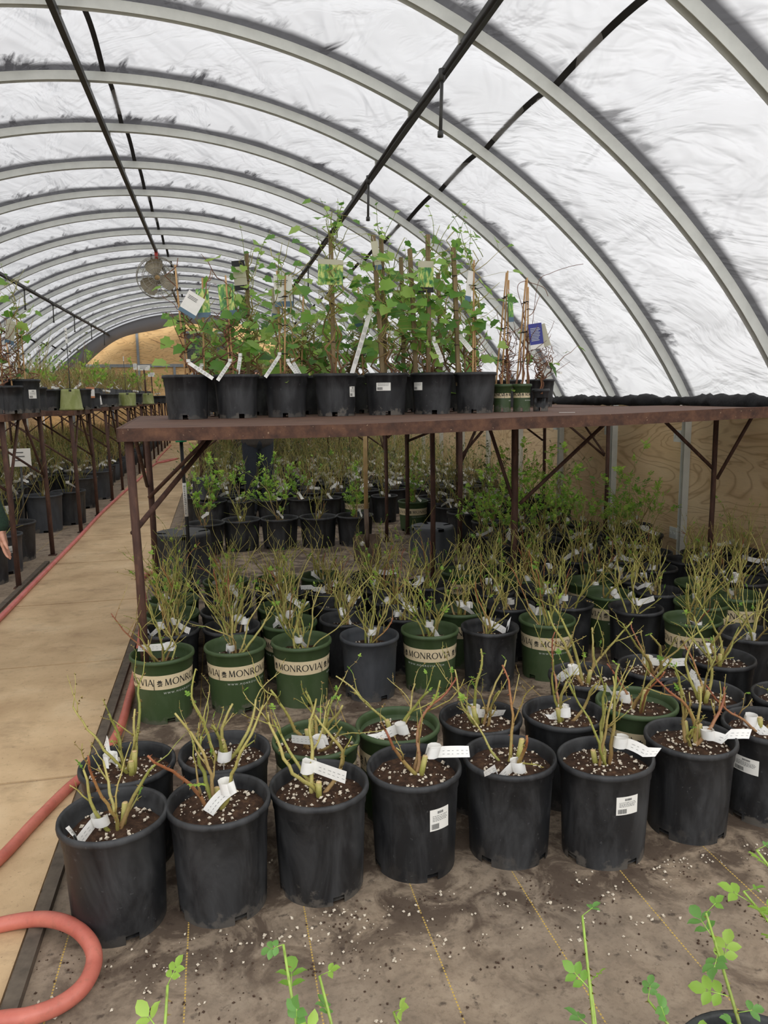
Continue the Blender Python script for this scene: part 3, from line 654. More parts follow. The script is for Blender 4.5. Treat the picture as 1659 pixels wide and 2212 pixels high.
def sticker_mesh(rad, z, w_, h_, tilt=.0):
    g = MB(); n_ = 8
    a0 = w_ / rad / 2
    for i in range(n_ + 1):
        a = -a0 + 2 * a0 * i / n_; dz = tilt * a * rad
        g.v += [(rad * math.sin(a), -rad * math.cos(a), z - h_ / 2 + dz), (rad * math.sin(a), -rad * math.cos(a), z + h_ / 2 + dz)]; g.c += [(1, 1, 1, 1)] * 2
    for i in range(n_): g.f.append((2 * i, 2 * i + 2, 2 * i + 3, 2 * i + 1))
    lab = g.mesh('sticker', M['label_white'])
    g = MB(); R_ = rad + .0008
    def bar(x0, x1, y0, y1):
        k = 5
        for i in range(k):
            a, b = (x0 + (x1 - x0) * i / k) / R_, (x0 + (x1 - x0) * (i + 1) / k) / R_
            g.add([(R_ * math.sin(t), -R_ * math.cos(t), z + yy + tilt * t * R_) for t, yy in ((a, y0), (b, y0), (b, y1), (a, y1))], [(0, 1, 2, 3)])
    rnd = random.Random(int(z * 1e4)); W2, H2 = w_ / 2, h_ / 2
    x = -W2 * .25
    while x < W2 * .35: ww = rnd.uniform(.002, .004); bar(x, x + ww, H2 * .55, H2 * .78); x += ww + .0015
    for yy in (.36, .2, .06, -.08):
        x = -W2 * .75
        while x < W2 * .7: ww = rnd.uniform(.002, .008); bar(x, min(x + ww, W2 * .8), H2 * yy - .0008, H2 * yy + .0008); x += ww + .0018
    x = -W2 * .85
    while x < -W2 * .1: ww = rnd.uniform(.0006, .002); bar(x, x + ww, -H2 * .85, -H2 * .35); x += ww + .001
    return lab, g.mesh('sticker_print', M['label_ink'], False)

# ------------------------------------------------------------------ rose canes
GREEN = [srgb(160, 158, 78), srgb(172, 162, 90), srgb(142, 146, 70), srgb(184, 172, 102)]
BROWN = [srgb(164, 128, 88), srgb(146, 108, 72), srgb(176, 142, 98)]
REDB = [srgb(146, 84, 58), srgb(160, 98, 62)]
def mixc(a, b, t): return tuple(a[i] + (b[i] - a[i]) * t for i in range(4))
def grow(g, L, rnd, p, d, length, r, depth, thorn, seg, cA, cB, nside, twig, tips=None):
    k = max(3, int(length / seg)); pts = [p.copy()]; cur = p.copy(); dd = d.normalized(); rs = [r]; cols = [cA]
    for i in range(k):
        t = (i + 1) / k
        dd = (dd + Vector((rnd.gauss(0, .17), rnd.gauss(0, .17), .05 + rnd.gauss(0, .06)))).normalized()
        cur = cur + dd * (length / k); pts.append(cur.copy()); rs.append(r * (1 - .55 * t)); cols.append(mixc(cA, cB, min(1, t * 1.2)))
    g.tube(pts, rs, nside, True, None, cols)
    if thorn:
        for i in range(1, len(pts) - 1):
            for _ in range(thorn if rnd.random() < .8 else 0):
                a = rnd.uniform(0, 2 * PI); ax = (pts[i + 1] - pts[i]).normalized(); o = ax.orthogonal().normalized(); o = Matrix.Rotation(a, 3, ax) @ o
                b = pts[i].lerp(pts[i + 1], rnd.random()); tp = b + o * (rs[i] + rnd.uniform(.004, .009)) - ax * .001
                g.col = mixc(cB, REDB[0], .5); s_ = ax.cross(o) * .0016
                g.add([b + ax * .003 + o * rs[i] * .8, b - ax * .003 + o * rs[i] * .8, b + s_ + o * rs[i] * .8, tp], [(0, 2, 3), (2, 1, 3), (1, 0, 3)])
    if depth > 0:
        for _ in range(twig):
            i = rnd.randint(max(1, int(k * .3)), k); a = rnd.uniform(0, 2 * PI); ax = (pts[i] - pts[i - 1]).normalized(); o = Matrix.Rotation(a, 3, ax) @ ax.orthogonal().normalized()
            grow(g, L, rnd, pts[i], ax * .9 + o * rnd.uniform(.5, 1.0) + Vector((0, 0, .3)), length * rnd.uniform(.25, .6), rs[i] * .62, depth - 1, thorn, seg, cols[i], rnd.choice(GREEN), max(4, nside - 1), max(0, twig - 1), tips)
    if L is not None: L.append((pts[-1], dd))
    if tips is not None: tips.append((pts[len(pts) // 2], dd, rs[0]))
LEAFC = [srgb(138, 184, 68), srgb(164, 204, 84), srgb(120, 166, 66), srgb(180, 212, 92)]
def leaflet(g, p, d, nrm, L, wd, col, fold=.25):
    g.col = col; d = d.normalized(); s_ = d.cross(nrm); s_ = s_.normalized() if s_.length > 1e-6 else d.orthogonal().normalized(); nn = s_.cross(d)
    P = [p]
    for t, k in ((.25, .75), (.55, 1), (.8, .65)):
        P += [p + d * (L * t) + s_ * (wd * k / 2) + nn * (fold * wd * k * .5), p + d * (L * t) - nn * (.12 * L * t * t), p + d * (L * t) - s_ * (wd * k / 2) + nn * (fold * wd * k * .5)]
    P.append(p + d * L - nn * (.14 * L))
    g.add(P, [(0, 1, 2), (0, 2, 3), (1, 4, 5, 2), (2, 5, 6, 3), (4, 7, 8, 5), (5, 8, 9, 6), (7, 10, 8), (8, 10, 9)])
def rose_leaf(g, gs, rnd, p, d, size, cset=LEAFC):
    d = (d + Vector((rnd.gauss(0, .5), rnd.gauss(0, .5), rnd.gauss(0, .3)))).normalized(); e_ = p + d * size
    if gs is not None: gs.col = cset[0]; gs.tube([p, p + d * size * .6, e_], .0009 * (size / .03) ** .3, 3)
    up = Vector((rnd.gauss(0, .4), rnd.gauss(0, .4), 1)).normalized(); s_ = d.cross(up).normalized(); c = rnd.choice(cset)
    leaflet(g, e_, d, up, size * .8, size * .55, c)
    for q_, sc_ in ((.85, .7), (.45, .6))[:rnd.randint(1, 2)]:
        for sg in (1, -1): leaflet(g, p + d * size * q_, d * .5 + s_ * sg, up, size * sc_, size * .45, c)
def rose(seed, zs, style):
    rnd = random.Random(seed); g = MB(); lv = MB(); tips = []; base = []
    def cane(a, tilt, length, r, thorn, seg, brown, nside, twig, depth=1, spread=.02, cut=False):
        p = Vector((rnd.uniform(-spread, spread), rnd.uniform(-spread, spread), zs)); d = Vector((math.cos(a) * math.sin(tilt), math.sin(a) * math.sin(tilt), math.cos(tilt)))
        cA = rnd.choice(BROWN if rnd.random() < brown else GREEN); cB = rnd.choice(GREEN if rnd.random() > .12 else REDB)
        base.append((p + d * length * .3, d)); grow(g, tips, rnd, p, d, length, r, depth, thorn, seg, cA, cB, nside, twig)
        if cut: pass
    leafn = 0; ls = .02
    if style == 'front':
        n_ = rnd.randint(3, 5); a0 = rnd.uniform(0, 6)
        for i in range(n_): cane(a0 + 2 * PI * i / n_ + rnd.gauss(0, .3), rnd.uniform(.25, .85), rnd.uniform(.20, .38), rnd.uniform(.0052, .0082), 2, .028, .5, 7, 2, 2)
        st_ = rnd.randint(1, 2)
        for i in range(st_):
            a = rnd.uniform(0, 6); p = Vector((.02 * math.cos(a), .02 * math.sin(a), zs - .01)); q_ = p + Vector((.02 * math.cos(a), .02 * math.sin(a), rnd.uniform(.07, .12)))
            g.tube([p, p.lerp(q_, .5) + Vector((.003, 0, 0)), q_], [.0095, .009, .0088], 8, True, None, [BROWN[0], GREEN[0], GREEN[3]])
            g.col = srgb(206, 178, 128); g.tube([q_, q_ + Vector((0, 0, .0015))], [.0085, .0075], 8)
        leafn = rnd.randint(1, 4); ls = .018
    elif style == 'mid':
        n_ = rnd.randint(6, 9); a0 = rnd.uniform(0, 6)
        for i in range(n_): cane(a0 + 2.4 * i, rnd.uniform(.08, .6), rnd.uniform(.2, .38), rnd.uniform(.0042, .0068), 1, .03, .3, 5, 3, 1, .03)
        leafn = rnd.randint(1, 4); ls = .016
    elif style == 'bushy':
        n_ = rnd.randint(9, 13); a0 = rnd.uniform(0, 6)
        for i in range(n_): cane(a0 + 2.4 * i, rnd.uniform(.05, .5), rnd.uniform(.24, .44), rnd.uniform(.0038, .0058), 1, .035, .15, 5, 3, 1, .03)
        leafn = rnd.randint(12, 26); ls = .022
    elif style == 'leafy':
        n_ = rnd.randint(6, 9); a0 = rnd.uniform(0, 6)
        for i in range(n_): cane(a0 + 2.4 * i, rnd.uniform(.1, .75), rnd.uniform(.25, .55), rnd.uniform(.003, .005), 0, .05, .8, 4, 2, 1, .03)
        leafn = 90; ls = .034
    elif style == 'far':
        n_ = 10; a0 = rnd.uniform(0, 6)
        for i in range(n_): cane(a0 + 2.4 * i, rnd.uniform(.05, .55), rnd.uniform(.3, .62), rnd.uniform(.003, .0042), 0, .09, .3, 3, 2, 1, .04)
        leafn = rnd.choice([6, 10, 22]); ls = .024
    for i in range(leafn):
        p, d = rnd.choice(tips)
        if style in ('leafy', 'far', 'bushy'): p = p - d * rnd.uniform(0, .12)
        rose_leaf(lv, g, rnd, p, d, ls * rnd.uniform(.7, 1.4), LEAFC if style != 'far' else [srgb(96, 112, 62), srgb(116, 128, 76)])
    return g.mesh('canes', M['bark']), (lv.mesh('leaves', M['leaf']) if lv.v else None), base
def loop_tag(seed, p, d, big, zs, H, rin):
    """white printed strip looped round a cane with a free end"""
    rnd = random.Random(seed); g = MB(); wd = .017 * big; pts = []; wds = []
    a = rnd.uniform(0, 2 * PI); ex = Vector((math.cos(a), math.sin(a), 0)); ey = Vector((-math.sin(a), math.cos(a), 0)); R_ = .011 * big
    c = p + ex * R_ * .4
    up = Vector((ex.x * rnd.uniform(-.4, .4), ex.y * .3, 1)).normalized()
    for i in range(9):
        t = PI * .25 + i / 8 * PI * 1.65; pts.append(c + ex * (-math.cos(t) * R_) + ey * (math.sin(t) * R_)); wds.append(up)
    ln = rnd.uniform(.05, .10) * big; dirv = (ex * rnd.uniform(.7, 1) + ey * rnd.uniform(-.5, .5) + Vector((0, 0, rnd.uniform(-.55, .15)))).normalized(); q_ = pts[-1].copy(); w_ = up.copy(); cv = rnd.uniform(-1.6, .6)
    tw = rnd.uniform(-.8, .8)
    for i in range(1, 10):
        dirv = (dirv + Vector((0, 0, cv * .08))).normalized(); q_ = q_ + dirv * (ln / 9); w2 = (w_ - dirv * w_.dot(dirv)).normalized(); w2 = Matrix.Rotation(tw * i / 9, 3, dirv) @ w2
        pts.append(q_.copy()); wds.append(w2)
    for v in pts:   # a strip rests on the soil or hangs over the rim, never through the pot
        rr = math.hypot(v.x, v.y)
        if rr > rin - .035: v.z = max(v.z, H + .012 - max(0, rr - rin - .04) * .5)
        else: v.z = max(v.z, zs + .014)
    g.ribbon(pts, wds, wd)
    g2 = MB()
    for i in range(11, 17):
        nrm = (pts[i + 1] - pts[i]).cross(wds[i]).normalized() * .0007
        for f in (-.2, .08):
            for sg in (1, -1):
                A = pts[i].lerp(pts[i + 1], .25) + wds[i] * wd * f; B = pts[i].lerp(pts[i + 1], rnd.uniform(.5, .9)) + wds[i] * wd * f
                g2.add([A + nrm * sg, B + nrm * sg, B + nrm * sg + wds[i] * wd * .03, A + nrm * sg + wds[i] * wd * .03], [(0, 1, 2, 3)])
    return g.mesh('plant_tag', M['tag_paper']), g2.mesh('tag_print', M['label_ink'], False)
CACHE = {}
def cached(key, fn):
    if key not in CACHE: CACHE[key] = fn()
    return CACHE[key]
def potted(label, loc, H, rt, rb, mat, style, seed, variants=None, band=None, sticker=None, perl=0, group=None, name='potted_rose', cat='potted rose', ribbed=False, fill=.05, ntag=1, rz=None, bigtag=1.0, sx=1.0):
    """One nursery pot with its soil, canes, leaves, tags, band and sticker."""
    root = thing(name, label, cat, loc, 0, group); rnd = random.Random(seed)
    cam_a = math.atan2(-loc[0], loc[1])
    pm = cached(('pot', H, rt, rb, mat, ribbed), lambda: pot_mesh(H, rt, rb, M[mat], ribbed)); p = put('pot', pm, root, None, rnd.uniform(0, .5) if rz is None else rz)
    p.scale = (sx, 2 - sx, 1)
    zs = H - fill; rs_ = rt - .018 - .0
    sv = seed % 4
    s_ = put('soil', cached(('soil', rs_, zs, sv, perl > 0), lambda: soil_mesh(rs_, zs, sv * 7, perl == 0)), root, None, rnd.uniform(0, 6)); s_.scale = (sx, 2 - sx, 1)
    if perl:
        o = put('perlite', cached(('perl', rs_, zs, sv, perl), lambda: perlite_mesh(rs_, zs, sv, perl)), s_); o['kind'] = 'stuff'
    if band is not None:
        b, ink, web = cached(('band', H, rt, rb), lambda: band_parts(H, rt, rb, H * .555, H * .775))
        bo = put('paper_band', b, p, None, cam_a + band - p.rotation_euler.z); put('band_lettering', ink, bo); put('web_line', web, bo)
    if sticker:
        zz, ang, w_, h_ = sticker
        lab, pr_ = cached(('st', H, rt, zz, w_, h_), lambda: sticker_mesh(rb + (rt - .0135 - rb) * (zz / (H - .06)) + .0018, zz, w_, h_))
        so = put('sticker', lab, p, None, cam_a + ang - p.rotation_euler.z); put('sticker_print', pr_, so)
    vs = seed if variants is None else variants[0] * 100 + rnd.randrange(variants[1])
    cm, lm, base = cached(('rose', style, vs, zs), lambda: rose(vs, zs - .006, style)); rot = rnd.uniform(0, 2 * PI)
    co_ = put('canes', cm, root, None, rot)
    if lm: put('leaves', lm, co_)
    for k in range(ntag):
        bi = (vs + k * 3) % len(base); bp_, bd = base[bi]
        tm, tp_ = cached(('tag', style, vs, zs, k, bigtag, H, rt), lambda: loop_tag(vs * 7 + k, bp_, bd, bigtag, zs, H, rt)); to = put('plant_tag', tm, co_)
        if style in ('front', 'mid', 'bushy'): put('tag_print', tp_, to)
    return root
# ------------------------------------------------------------------ floor pots, near block
BIG = (.33, .153, .129); MED = (.31, .150, .124)
def parse(s): return [(t.split(',')[0], float(t.split(',')[1]), float(t.split(',')[2])) for t in s.split()]
R_A = parse('K,-0.345,2.12 K,-0.05,2.13 K,0.25,2.15 K,0.56,2.19 K,0.88,2.18 K,1.18,2.10 K,1.53,2.16 K,1.85,2.18')
R_B = parse('K,-0.34,2.43 K,-0.03,2.44 G,0.28,2.46 G,0.58,2.50 K,0.89,2.49 K,1.20,2.45 G,1.51,2.47 K,1.81,2.49 K,2.12,2.37')
R_C = parse('K,1.45,2.77 K,1.78,2.79 K,2.12,2.82 K,2.38,2.60')
R_D = parse('G,-0.31,3.57 G,0.03,3.60 G,0.35,3.59 K,0.69,3.58 G,1.01,3.60 K,1.32,3.56 G,1.66,3.61 K,1.90,3.87 G,2.23,3.99 K,2.22,3.68 G,2.40,3.42 K,2.52,3.13')
R_E = parse('K,-0.29,3.94 G,-0.30,4.24 G,-0.31,4.55 K,-0.31,4.85 K,0.02,3.91 K,-0.00,4.22 K,0.01,4.53 G,0.00,4.93 G,0.32,3.91 G,0.32,4.22 K,0.32,4.54 G,0.32,4.87 G,0.63,4.90 K,0.63,4.53 K,0.64,4.22 K,0.63,3.90')
R_F = parse('K,0.96,4.21 K,0.95,3.90 G,1.27,3.91 K,1.57,3.93 K,0.96,4.82 K,0.94,4.51 K,1.25,4.50 G,1.57,4.78 K,1.58,4.25 G,1.89,4.51 K,1.87,5.02 K,1.89,4.18')
R_G = parse('G,2.93,3.77 G,2.63,3.68 G,2.26,4.30 K,2.57,4.29 K,2.54,3.98 G,2.89,4.07 K,3.20,4.06 K,2.18,4.62 G,2.52,4.60 K,2.48,4.91 K,2.17,5.03 K,2.79,4.83 K,2.86,4.52 K,3.20,4.67 K,3.22,4.36 K,3.54,4.52 K,3.54,4.20 K,3.12,4.98 K,3.44,4.84 K,3.75,4.84 K,3.74,4.37 K,3.00,5.29 K,2.68,5.15 K,3.06,3.47')
A_LAB = ['black pot with pruned rose and folded white tag, leftmost in the front row', 'black pot with crusty white base rim and short bent canes, second in front row',
         'black pot with scuffed side and curled white tag ring, third in front row', 'black pot with white barcode sticker and spread bare canes, fourth in front row',
         'black pot with white tag hanging over its rim, fifth in front row', 'dented black pot with barcode sticker near right side, sixth in front row',
         'black pot with pale muddy foot and thick cut cane, seventh in front row', 'black pot with white sticker at the right edge, last in front row']
sd = 11
for i, (c, X, Y) in enumerate(R_A):
    st_ = {3: (.21, .60, .07, .07), 5: (.225, .58, .072, .06), 7: (.215, -.45, .09, .055)}.get(i)
    potted(A_LAB[i], (X, Y, 0), *BIG, 'black_plastic', 'front', sd + i, None, None, st_, 90 + 5 * i, 'potted roses in the front row', fill=.045 if i != 0 else .062, bigtag=2.1, sx=1.06 if i == 5 else 1.0)
B_LAB = ['black pot beside the red hose with long white tag, leftmost in second row', 'black pot with tall thorny canes and white tag on soil, second in second row',
         'green ribbed pot with two white tags, third from left in the second row', 'green pot with white tag arched over its rim, fourth in the second row',
         'black pot with white tag draped over right rim, fifth in second row', 'black pot with dense upright canes and white tag, sixth in the second row',
         'green pot showing tan band low down and tag round cane, in the second row', 'black pot just right of the green pot, eighth in the second row', 'black pot at the right edge behind the last front pot']
for i, (c, X, Y) in enumerate(R_B):
    potted(B_LAB[i], (X, Y, 0), *BIG, 'black_plastic' if c == 'K' else 'green_plastic', 'front', 40 + i, None, (.1 if i == 6 else .9) if c == 'G' else None, None, 110, 'potted roses in the second row', ribbed=(c == 'G'), bigtag=2.1)
C_LAB = ['black pot leftmost of the short third row at right', 'black pot second in the short third row at right', 'black pot third in the short third row at right', 'black pot at right edge of the short third row']
for i, (c, X, Y) in enumerate(R_C):
    potted(C_LAB[i], (X, Y, 0), *BIG, 'black_plastic', 'front', 60 + i, None, None, None, 110, 'potted roses in the short third row', bigtag=2.0)
D_OFF = [-.14, -.44, .96, None, -1.06, None, -.40, None, -.12, None, -.35, None]
D_LAB = ['green pot with tan band nearest the path, leftmost of the banded pots', 'green pot with tan band second from the path', 'green pot with tan band third from the path',
         'scuffed grey pot between two green banded pots', 'green pot with chipped rim and full tan band, right of the grey pot', 'black pot with white tag hanging straight down its front',
         'green pot with tan band, right of black pot with the hanging tag', 'black pot behind the green banded pot at centre right', 'tall green pot with tan band under the cut stump rose',
         'black pot with pale scratches, left of green banded pot at right', 'green pot with tan band nearest right edge of the photo', 'black pot beside the third row, right of the banded pots']
for i, (c, X, Y) in enumerate(R_D):
    mt = 'green_plastic' if c == 'G' else ('grey_plastic' if i == 3 else 'black_plastic')
    potted(D_LAB[i], (X, Y, 0), *MED, mt, 'bushy' if i in (4, 6) else ('front' if i in (1, 8) else 'mid'), 80 + i, None, D_OFF[i] if c == 'G' else None, None, 40, 'potted roses in the banded row', fill=.075, bigtag=2.0)
def columns(lst, mn=.2):
    colz = []
    for p in sorted(lst, key=lambda p: p[1]):
        if colz and abs(colz[-1][0] - p[1]) < mn: colz[-1][1].append(p)
        else: colz.append([p[1], [p]])
    return [sorted(c[1], key=lambda p: p[2]) for c in colz]
rnd = random.Random(77)
for blk, gname, cname in ((R_E, 'potted roses in the block beside the path', 'the pathside block'), (R_F, 'potted roses in the middle block', 'the middle block'), (R_G, 'potted roses in the right block', 'the right block')):
    for ci, cl in enumerate(columns(blk)):
        for k, (c, X, Y) in enumerate(cl):
            lb = '%s pot of bare canes, %s from front in column %d of %s' % ('green' if c == 'G' else 'black', ordn(k), ci + 1, cname)
            potted(lb, (X, Y, 0), *MED, 'green_plastic' if c == 'G' else 'black_plastic', 'bushy' if blk is R_E and ci == 0 else rnd.choice(['mid', 'mid', 'bushy']), int(100 + X * 31 + Y * 57), (5, 12), rnd.uniform(-2, 2) if c == 'G' else None, None, 40 if Y < 4.3 else 0, gname, fill=.07, ntag=1 if rnd.random() < .6 else 2, bigtag=1.9)
# foreground roses: pots below the frame edge, tall fresh shoots reach into view
def shoot_rose(label, loc, shoots, seed):
    root = thing('potted_rose', label, 'potted rose', loc, 0, 'fresh roses at the bottom edge'); rnd = random.Random(seed)
    put('pot', cached(('pot', *BIG, 'black_plastic', False), lambda: pot_mesh(*BIG, M['black_plastic'])), root); zs = .27
    put('soil', cached(('soilf',), lambda: soil_mesh(.138, zs, 3)), root)
    g = MB(); lv = MB(); off = Vector(loc); FR = [srgb(164, 206, 86), srgb(142, 190, 82), srgb(184, 220, 104), srgb(124, 176, 92)]
    for px, py, dense in shoots:
        tip = at_Y(px, py, max(1.12, loc[1] + .1)) - off; b = Vector((rnd.uniform(-.02, .02), rnd.uniform(-.02, .02), zs)); pts = []
        bow = Vector((rnd.uniform(-.015, .015), rnd.uniform(-.02, .02), 0))
        for i in range(13):
            t = i / 12; pts.append(b.lerp(tip, t) + bow * math.sin(PI * t))
        g.tube(pts, [.0042 - .002 * i / 12 for i in range(13)], 7, True, None, [mixc(srgb(120, 112, 58), srgb(150, 182, 78), i / 12) for i in range(13)])
        for i in range(2, 13):
            for _ in range(2):
                a = rnd.uniform(0, 6.28); o = Vector((math.cos(a), math.sin(a), -.15)); p = pts[i - 1].lerp(pts[i], rnd.random()); g.col = srgb(196, 170, 110)
                g.add([p + Vector((0, 0, .003)), p - Vector((0, 0, .003)), p + o * .009], [(0, 1, 2), (2, 1, 0)])
        L_ = max((tip - b).length, .1); cnt = int(max(3, L_ * 21 * dense))
        for i in range(cnt):
            t = 1 - (i / cnt) * .85; j = min(12, int(t * 12)); p = pts[j]; a = i * 2.4 + rnd.uniform(-.4, .4); d = Vector((math.cos(a), math.sin(a), .5))
            rose_leaf(lv, g, rnd, p, d, rnd.uniform(.026, .042) * (1.0 if t < .95 else .7), FR)
    cn = g.build('canes', M['bark'], root); lv.build('leaves', M['leaf'], cn)
shoot_rose('budding rose at bottom centre left edge with single leafy shoot', (-.16, .86, 0), [(362, 2128, 1.0)], 1)
shoot_rose('budding rose at bottom centre with two leafy shoots', (.13, .86, 0), [(612, 2040, .9), (690, 2108, 1.0)], 2)
shoot_rose('budding rose at the bottom with only shoot tips showing', (.36, .60, 0), [(850, 2186, .7)], 3)
shoot_rose('budding rose at bottom right with tall sparse thorny shoot', (.52, .86, 0), [(1258, 1978, .55), (1275, 2120, .9)], 4)
shoot_rose('budding rose in lower right black pot with visible rim', (.865, .965, 0), [(1525, 1972, 1.3), (1400, 2160, 1.1)], 5)
shoot_rose('budding rose at right edge with bright leafy shoots', (1.18, .93, 0), [(1634, 1836, 1.5), (1606, 1925, 1.3)], 6)

# perlite crumbs and dirt on the cloth
rnd = random.Random(21); g = MB()
for i in range(300):
    X = rnd.uniform(-.5, 2.4); Y = 2.0 - abs(rnd.gauss(0, .15)) if rnd.random() < .8 else rnd.uniform(1.3, 3.5)
    if any((X - p[1]) ** 2 + (Y - p[2]) ** 2 < .135 ** 2 for p in R_A + R_B + R_C + R_D): continue
    nc = rnd.choice([1, 1, 1, 2, 4])
    for _ in range(nc): nugget(g, (X + rnd.gauss(0, .012), Y + rnd.gauss(0, .012), .003), rnd.choice([.002, .003, .0042, .0055, .007]), rnd)
o = tag(g.build('perlite_scatter', M['perlite'], smooth=False), 'white perlite crumbs scattered on the ground cloth', 'perlite', kind='stuff')
g = MB()
for i in range(420):
    X = rnd.uniform(-.55, 2.4); Y = 2.0 - abs(rnd.gauss(0, .25)) if rnd.random() < .7 else rnd.uniform(1.2, 3.5)
    if any((X - p[1]) ** 2 + (Y - p[2]) ** 2 < .13 ** 2 for p in R_A + R_B + R_C + R_D): continue
    for _ in range(rnd.choice([1, 2, 5])): nugget(g, (X + rnd.gauss(0, .015), Y + rnd.gauss(0, .015), .002), rnd.choice([.002, .003, .005]), rnd)
tag(g.build('dirt_crumbs', plain('dirt', srgb(74, 56, 43), .95), smooth=False), 'dark soil crumbs scattered on the ground cloth', 'dirt', kind='stuff')

# ------------------------------------------------------------------ pots under and behind the centre bench
def upturned(label, loc, H, rt, rb, mat='black_plastic', name='upturned_pot', rz=0, gname=None):
    """empty pot standing on its rim, base with drain holes on top"""
    g = MB(); prof = [(rt - .012, 0), (rt, .002), (rt, .018), (rt - .008, .024), (rb + .004, H - .03), (rb, H - .004), (rb - .012, H)]
    g.lathe(prof, 44, lambda i, j: i == 4 and (j % 11) < 2)
    n_ = 44; r1 = rb - .012; rr = [r1, r1 * .62, r1 * .3]
    for k, r_ in enumerate(rr):
        for j in range(n_): a = 2 * PI * j / n_; g.v.append((r_ * math.cos(a), r_ * math.sin(a), H - (.0 if k == 0 else .006))); g.c.append((1, 1, 1, 1))
    o = len(g.v) - 3 * n_
    for k in range(2):
        for j in range(n_):
            if k == 0 and (j % 11) < 2: continue
            a, b = o + k * n_ + j, o + k * n_ + (j + 1) % n_; g.f.append((a, b, b + n_, a + n_))
    g.f.append(tuple(o + 2 * n_ + j for j in range(n_)))
    ob = g.build(name, M[mat]); ob.location = loc; ob.rotation_euler.z = rz; return tag(ob, label, 'pot', gname)
upturned('large upturned black pot behind the left end of the potted roses', (-.33, 6.32, 0), .40, .245, .222)
upturned('upturned grey pot with holed base, right of the shovel', (1.80, 6.32, 0), .345, .205, .188, 'grey_plastic')
upturned('upturned black pot on top of a black pot under the bench', (-.19, 9.0, .31), .25, .15, .13)
lf = 0
M_ROW = [(-.17, 7.35, 'K', 'far left'), (.175, 7.47, 'K', 'second'), (.55, 7.45, 'K', 'third'), (.93, 7.42, 'K', 'fourth'), (1.30, 7.40, 'K', 'fifth')]
for i, (X, Y, c, nm) in enumerate(M_ROW):
    potted('short wide black pot with arching canes, %s of the row left of shovel' % ['leftmost', 'second', 'third', 'fourth', 'last'][i], (X, Y, 0), .30, .19, .16, 'black_plastic', 'leafy' if i in (0, 2, 4) else 'mid', 300 + i, (6, 5), None, None, 0, 'arching roses left of the shovel', fill=.05, bigtag=1.6)
N_ROW = [(-.10, 8.85, 'K'), (.22, 8.75, 'K'), (.55, 8.75, 'K'), (.90, 8.72, 'K'), (1.22, 8.70, 'K'), (1.55, 8.66, 'G'), (1.88, 8.66, 'K')]
for i, (X, Y, c) in enumerate(N_ROW):
    potted('%s pot with fresh green rose, %s from left in the row behind the arching roses' % ('green' if c == 'G' else 'black', ordn(i)), (X, Y, 0), .31, .16, .135, 'black_plastic' if c == 'K' else 'green_plastic', 'leafy' if i < 4 else 'far', 320 + i, (6, 5), -.1 if c == 'G' else None, None, 0, 'roses behind the arching row', bigtag=1.8)
potted('green pot with tan band standing right of the shovel handle', (2.06, 8.0, 0), .33, .17, .14, 'green_plastic', 'leafy', 333, (6, 5), -.2, None, 0, None, bigtag=1.5)
potted('tall black tub near plywood wall holding a leafy rose', (3.02, 7.05, 0), .46, .20, .175, 'black_plastic', 'leafy', 335, (6, 5), None, None, 0, None, bigtag=1.4)
LEAFY = [(2.18, 6.0), (2.5, 6.15), (2.85, 5.95), (2.2, 5.62), (2.56, 5.66), (3.2, 6.25), (2.42, 6.62), (2.75, 6.55), (3.1, 6.6), (3.45, 5.62), (3.62, 6.05), (3.25, 5.72), (2.9, 5.62)]
for i, (X, Y) in enumerate(LEAFY):
    potted('black pot with leafy green rose shoots behind the bare canes, against the plywood side', (X, Y, 0), .31, .15, .124, 'black_plastic', 'leafy', 350 + i, (6, 5), None, None, 0, 'leafy roses by the plywood wall', bigtag=1.8, ntag=2)
# roses further back, too alike to tell apart
rnd = random.Random(9)
def far_block(spots, label, group, style='far', tags=2, mats=('black_plastic',)):
    for X, Y in spots:
        potted(label, (X + rnd.uniform(-.02, .02), Y + rnd.uniform(-.02, .02), 0), .31, .155, .13, rnd.choice(mats), style, rnd.randrange(9999), (7, 6), None, None, 0, group, bigtag=1.9, ntag=tags)
sp_ = []
y = 9.25
while y < 14.2:
    for k in range(12):
        X = -.28 + k * .345
        if abs(X - .47) < .28 and abs(y - 9.5) < .3: continue
        if X > 3.6: continue
        sp_.append((X, y))
    y += .40 if y < 11 else .52
far_block(sp_, 'black pot of bare roses in the crowded field under the far benches at right', 'roses under the far right benches')
sp_ = [(X, Y) for Y in (7.2, 7.6, 8.0, 8.4) for X in (2.35, 2.7, 3.05, 3.4) if not (Y < 7.5 and 2.7 < X < 3.3)]
far_block(sp_, 'black pot of bare roses against the right plywood wall under bench', 'roses along the right wall')
# left of path
LP = [(-1.93, 6.72, 'front pot'), (-2.02, 7.18, 'sticker'), (-1.95, 7.62, 'x')]
potted('black pot nearest the waiting hand under the left bench', (-1.90, 6.62, 0), .34, .165, .14, 'black_plastic', 'mid', 401, (8, 4), None, None, 0, bigtag=1.6)
potted('grey pot with white sticker behind the pot nearest the hand', (-1.88, 7.02, 0), .34, .165, .14, 'grey_plastic', 'mid', 402, (8, 4), None, (.22, .5, .08, .06), 0, bigtag=1.6)
potted('wide black pot behind the left bench leg second along path', (-1.92, 7.55, 0), .36, .20, .17, 'black_plastic', 'far', 403, (8, 4), None, None, 0, bigtag=1.8)
potted('large grey pot with bare rose behind second bench at left', (-1.98, 9.15, 0), .42, .205, .175, 'grey_plastic', 'far', 404, (8, 4), None, None, 0, bigtag=2)
potted('black pot with white label card left of the large grey pot', (-2.35, 9.1, 0), .42, .205, .175, 'black_plastic', 'far', 405, (8, 4), None, (.3, -.2, .13, .07), 0, bigtag=2)
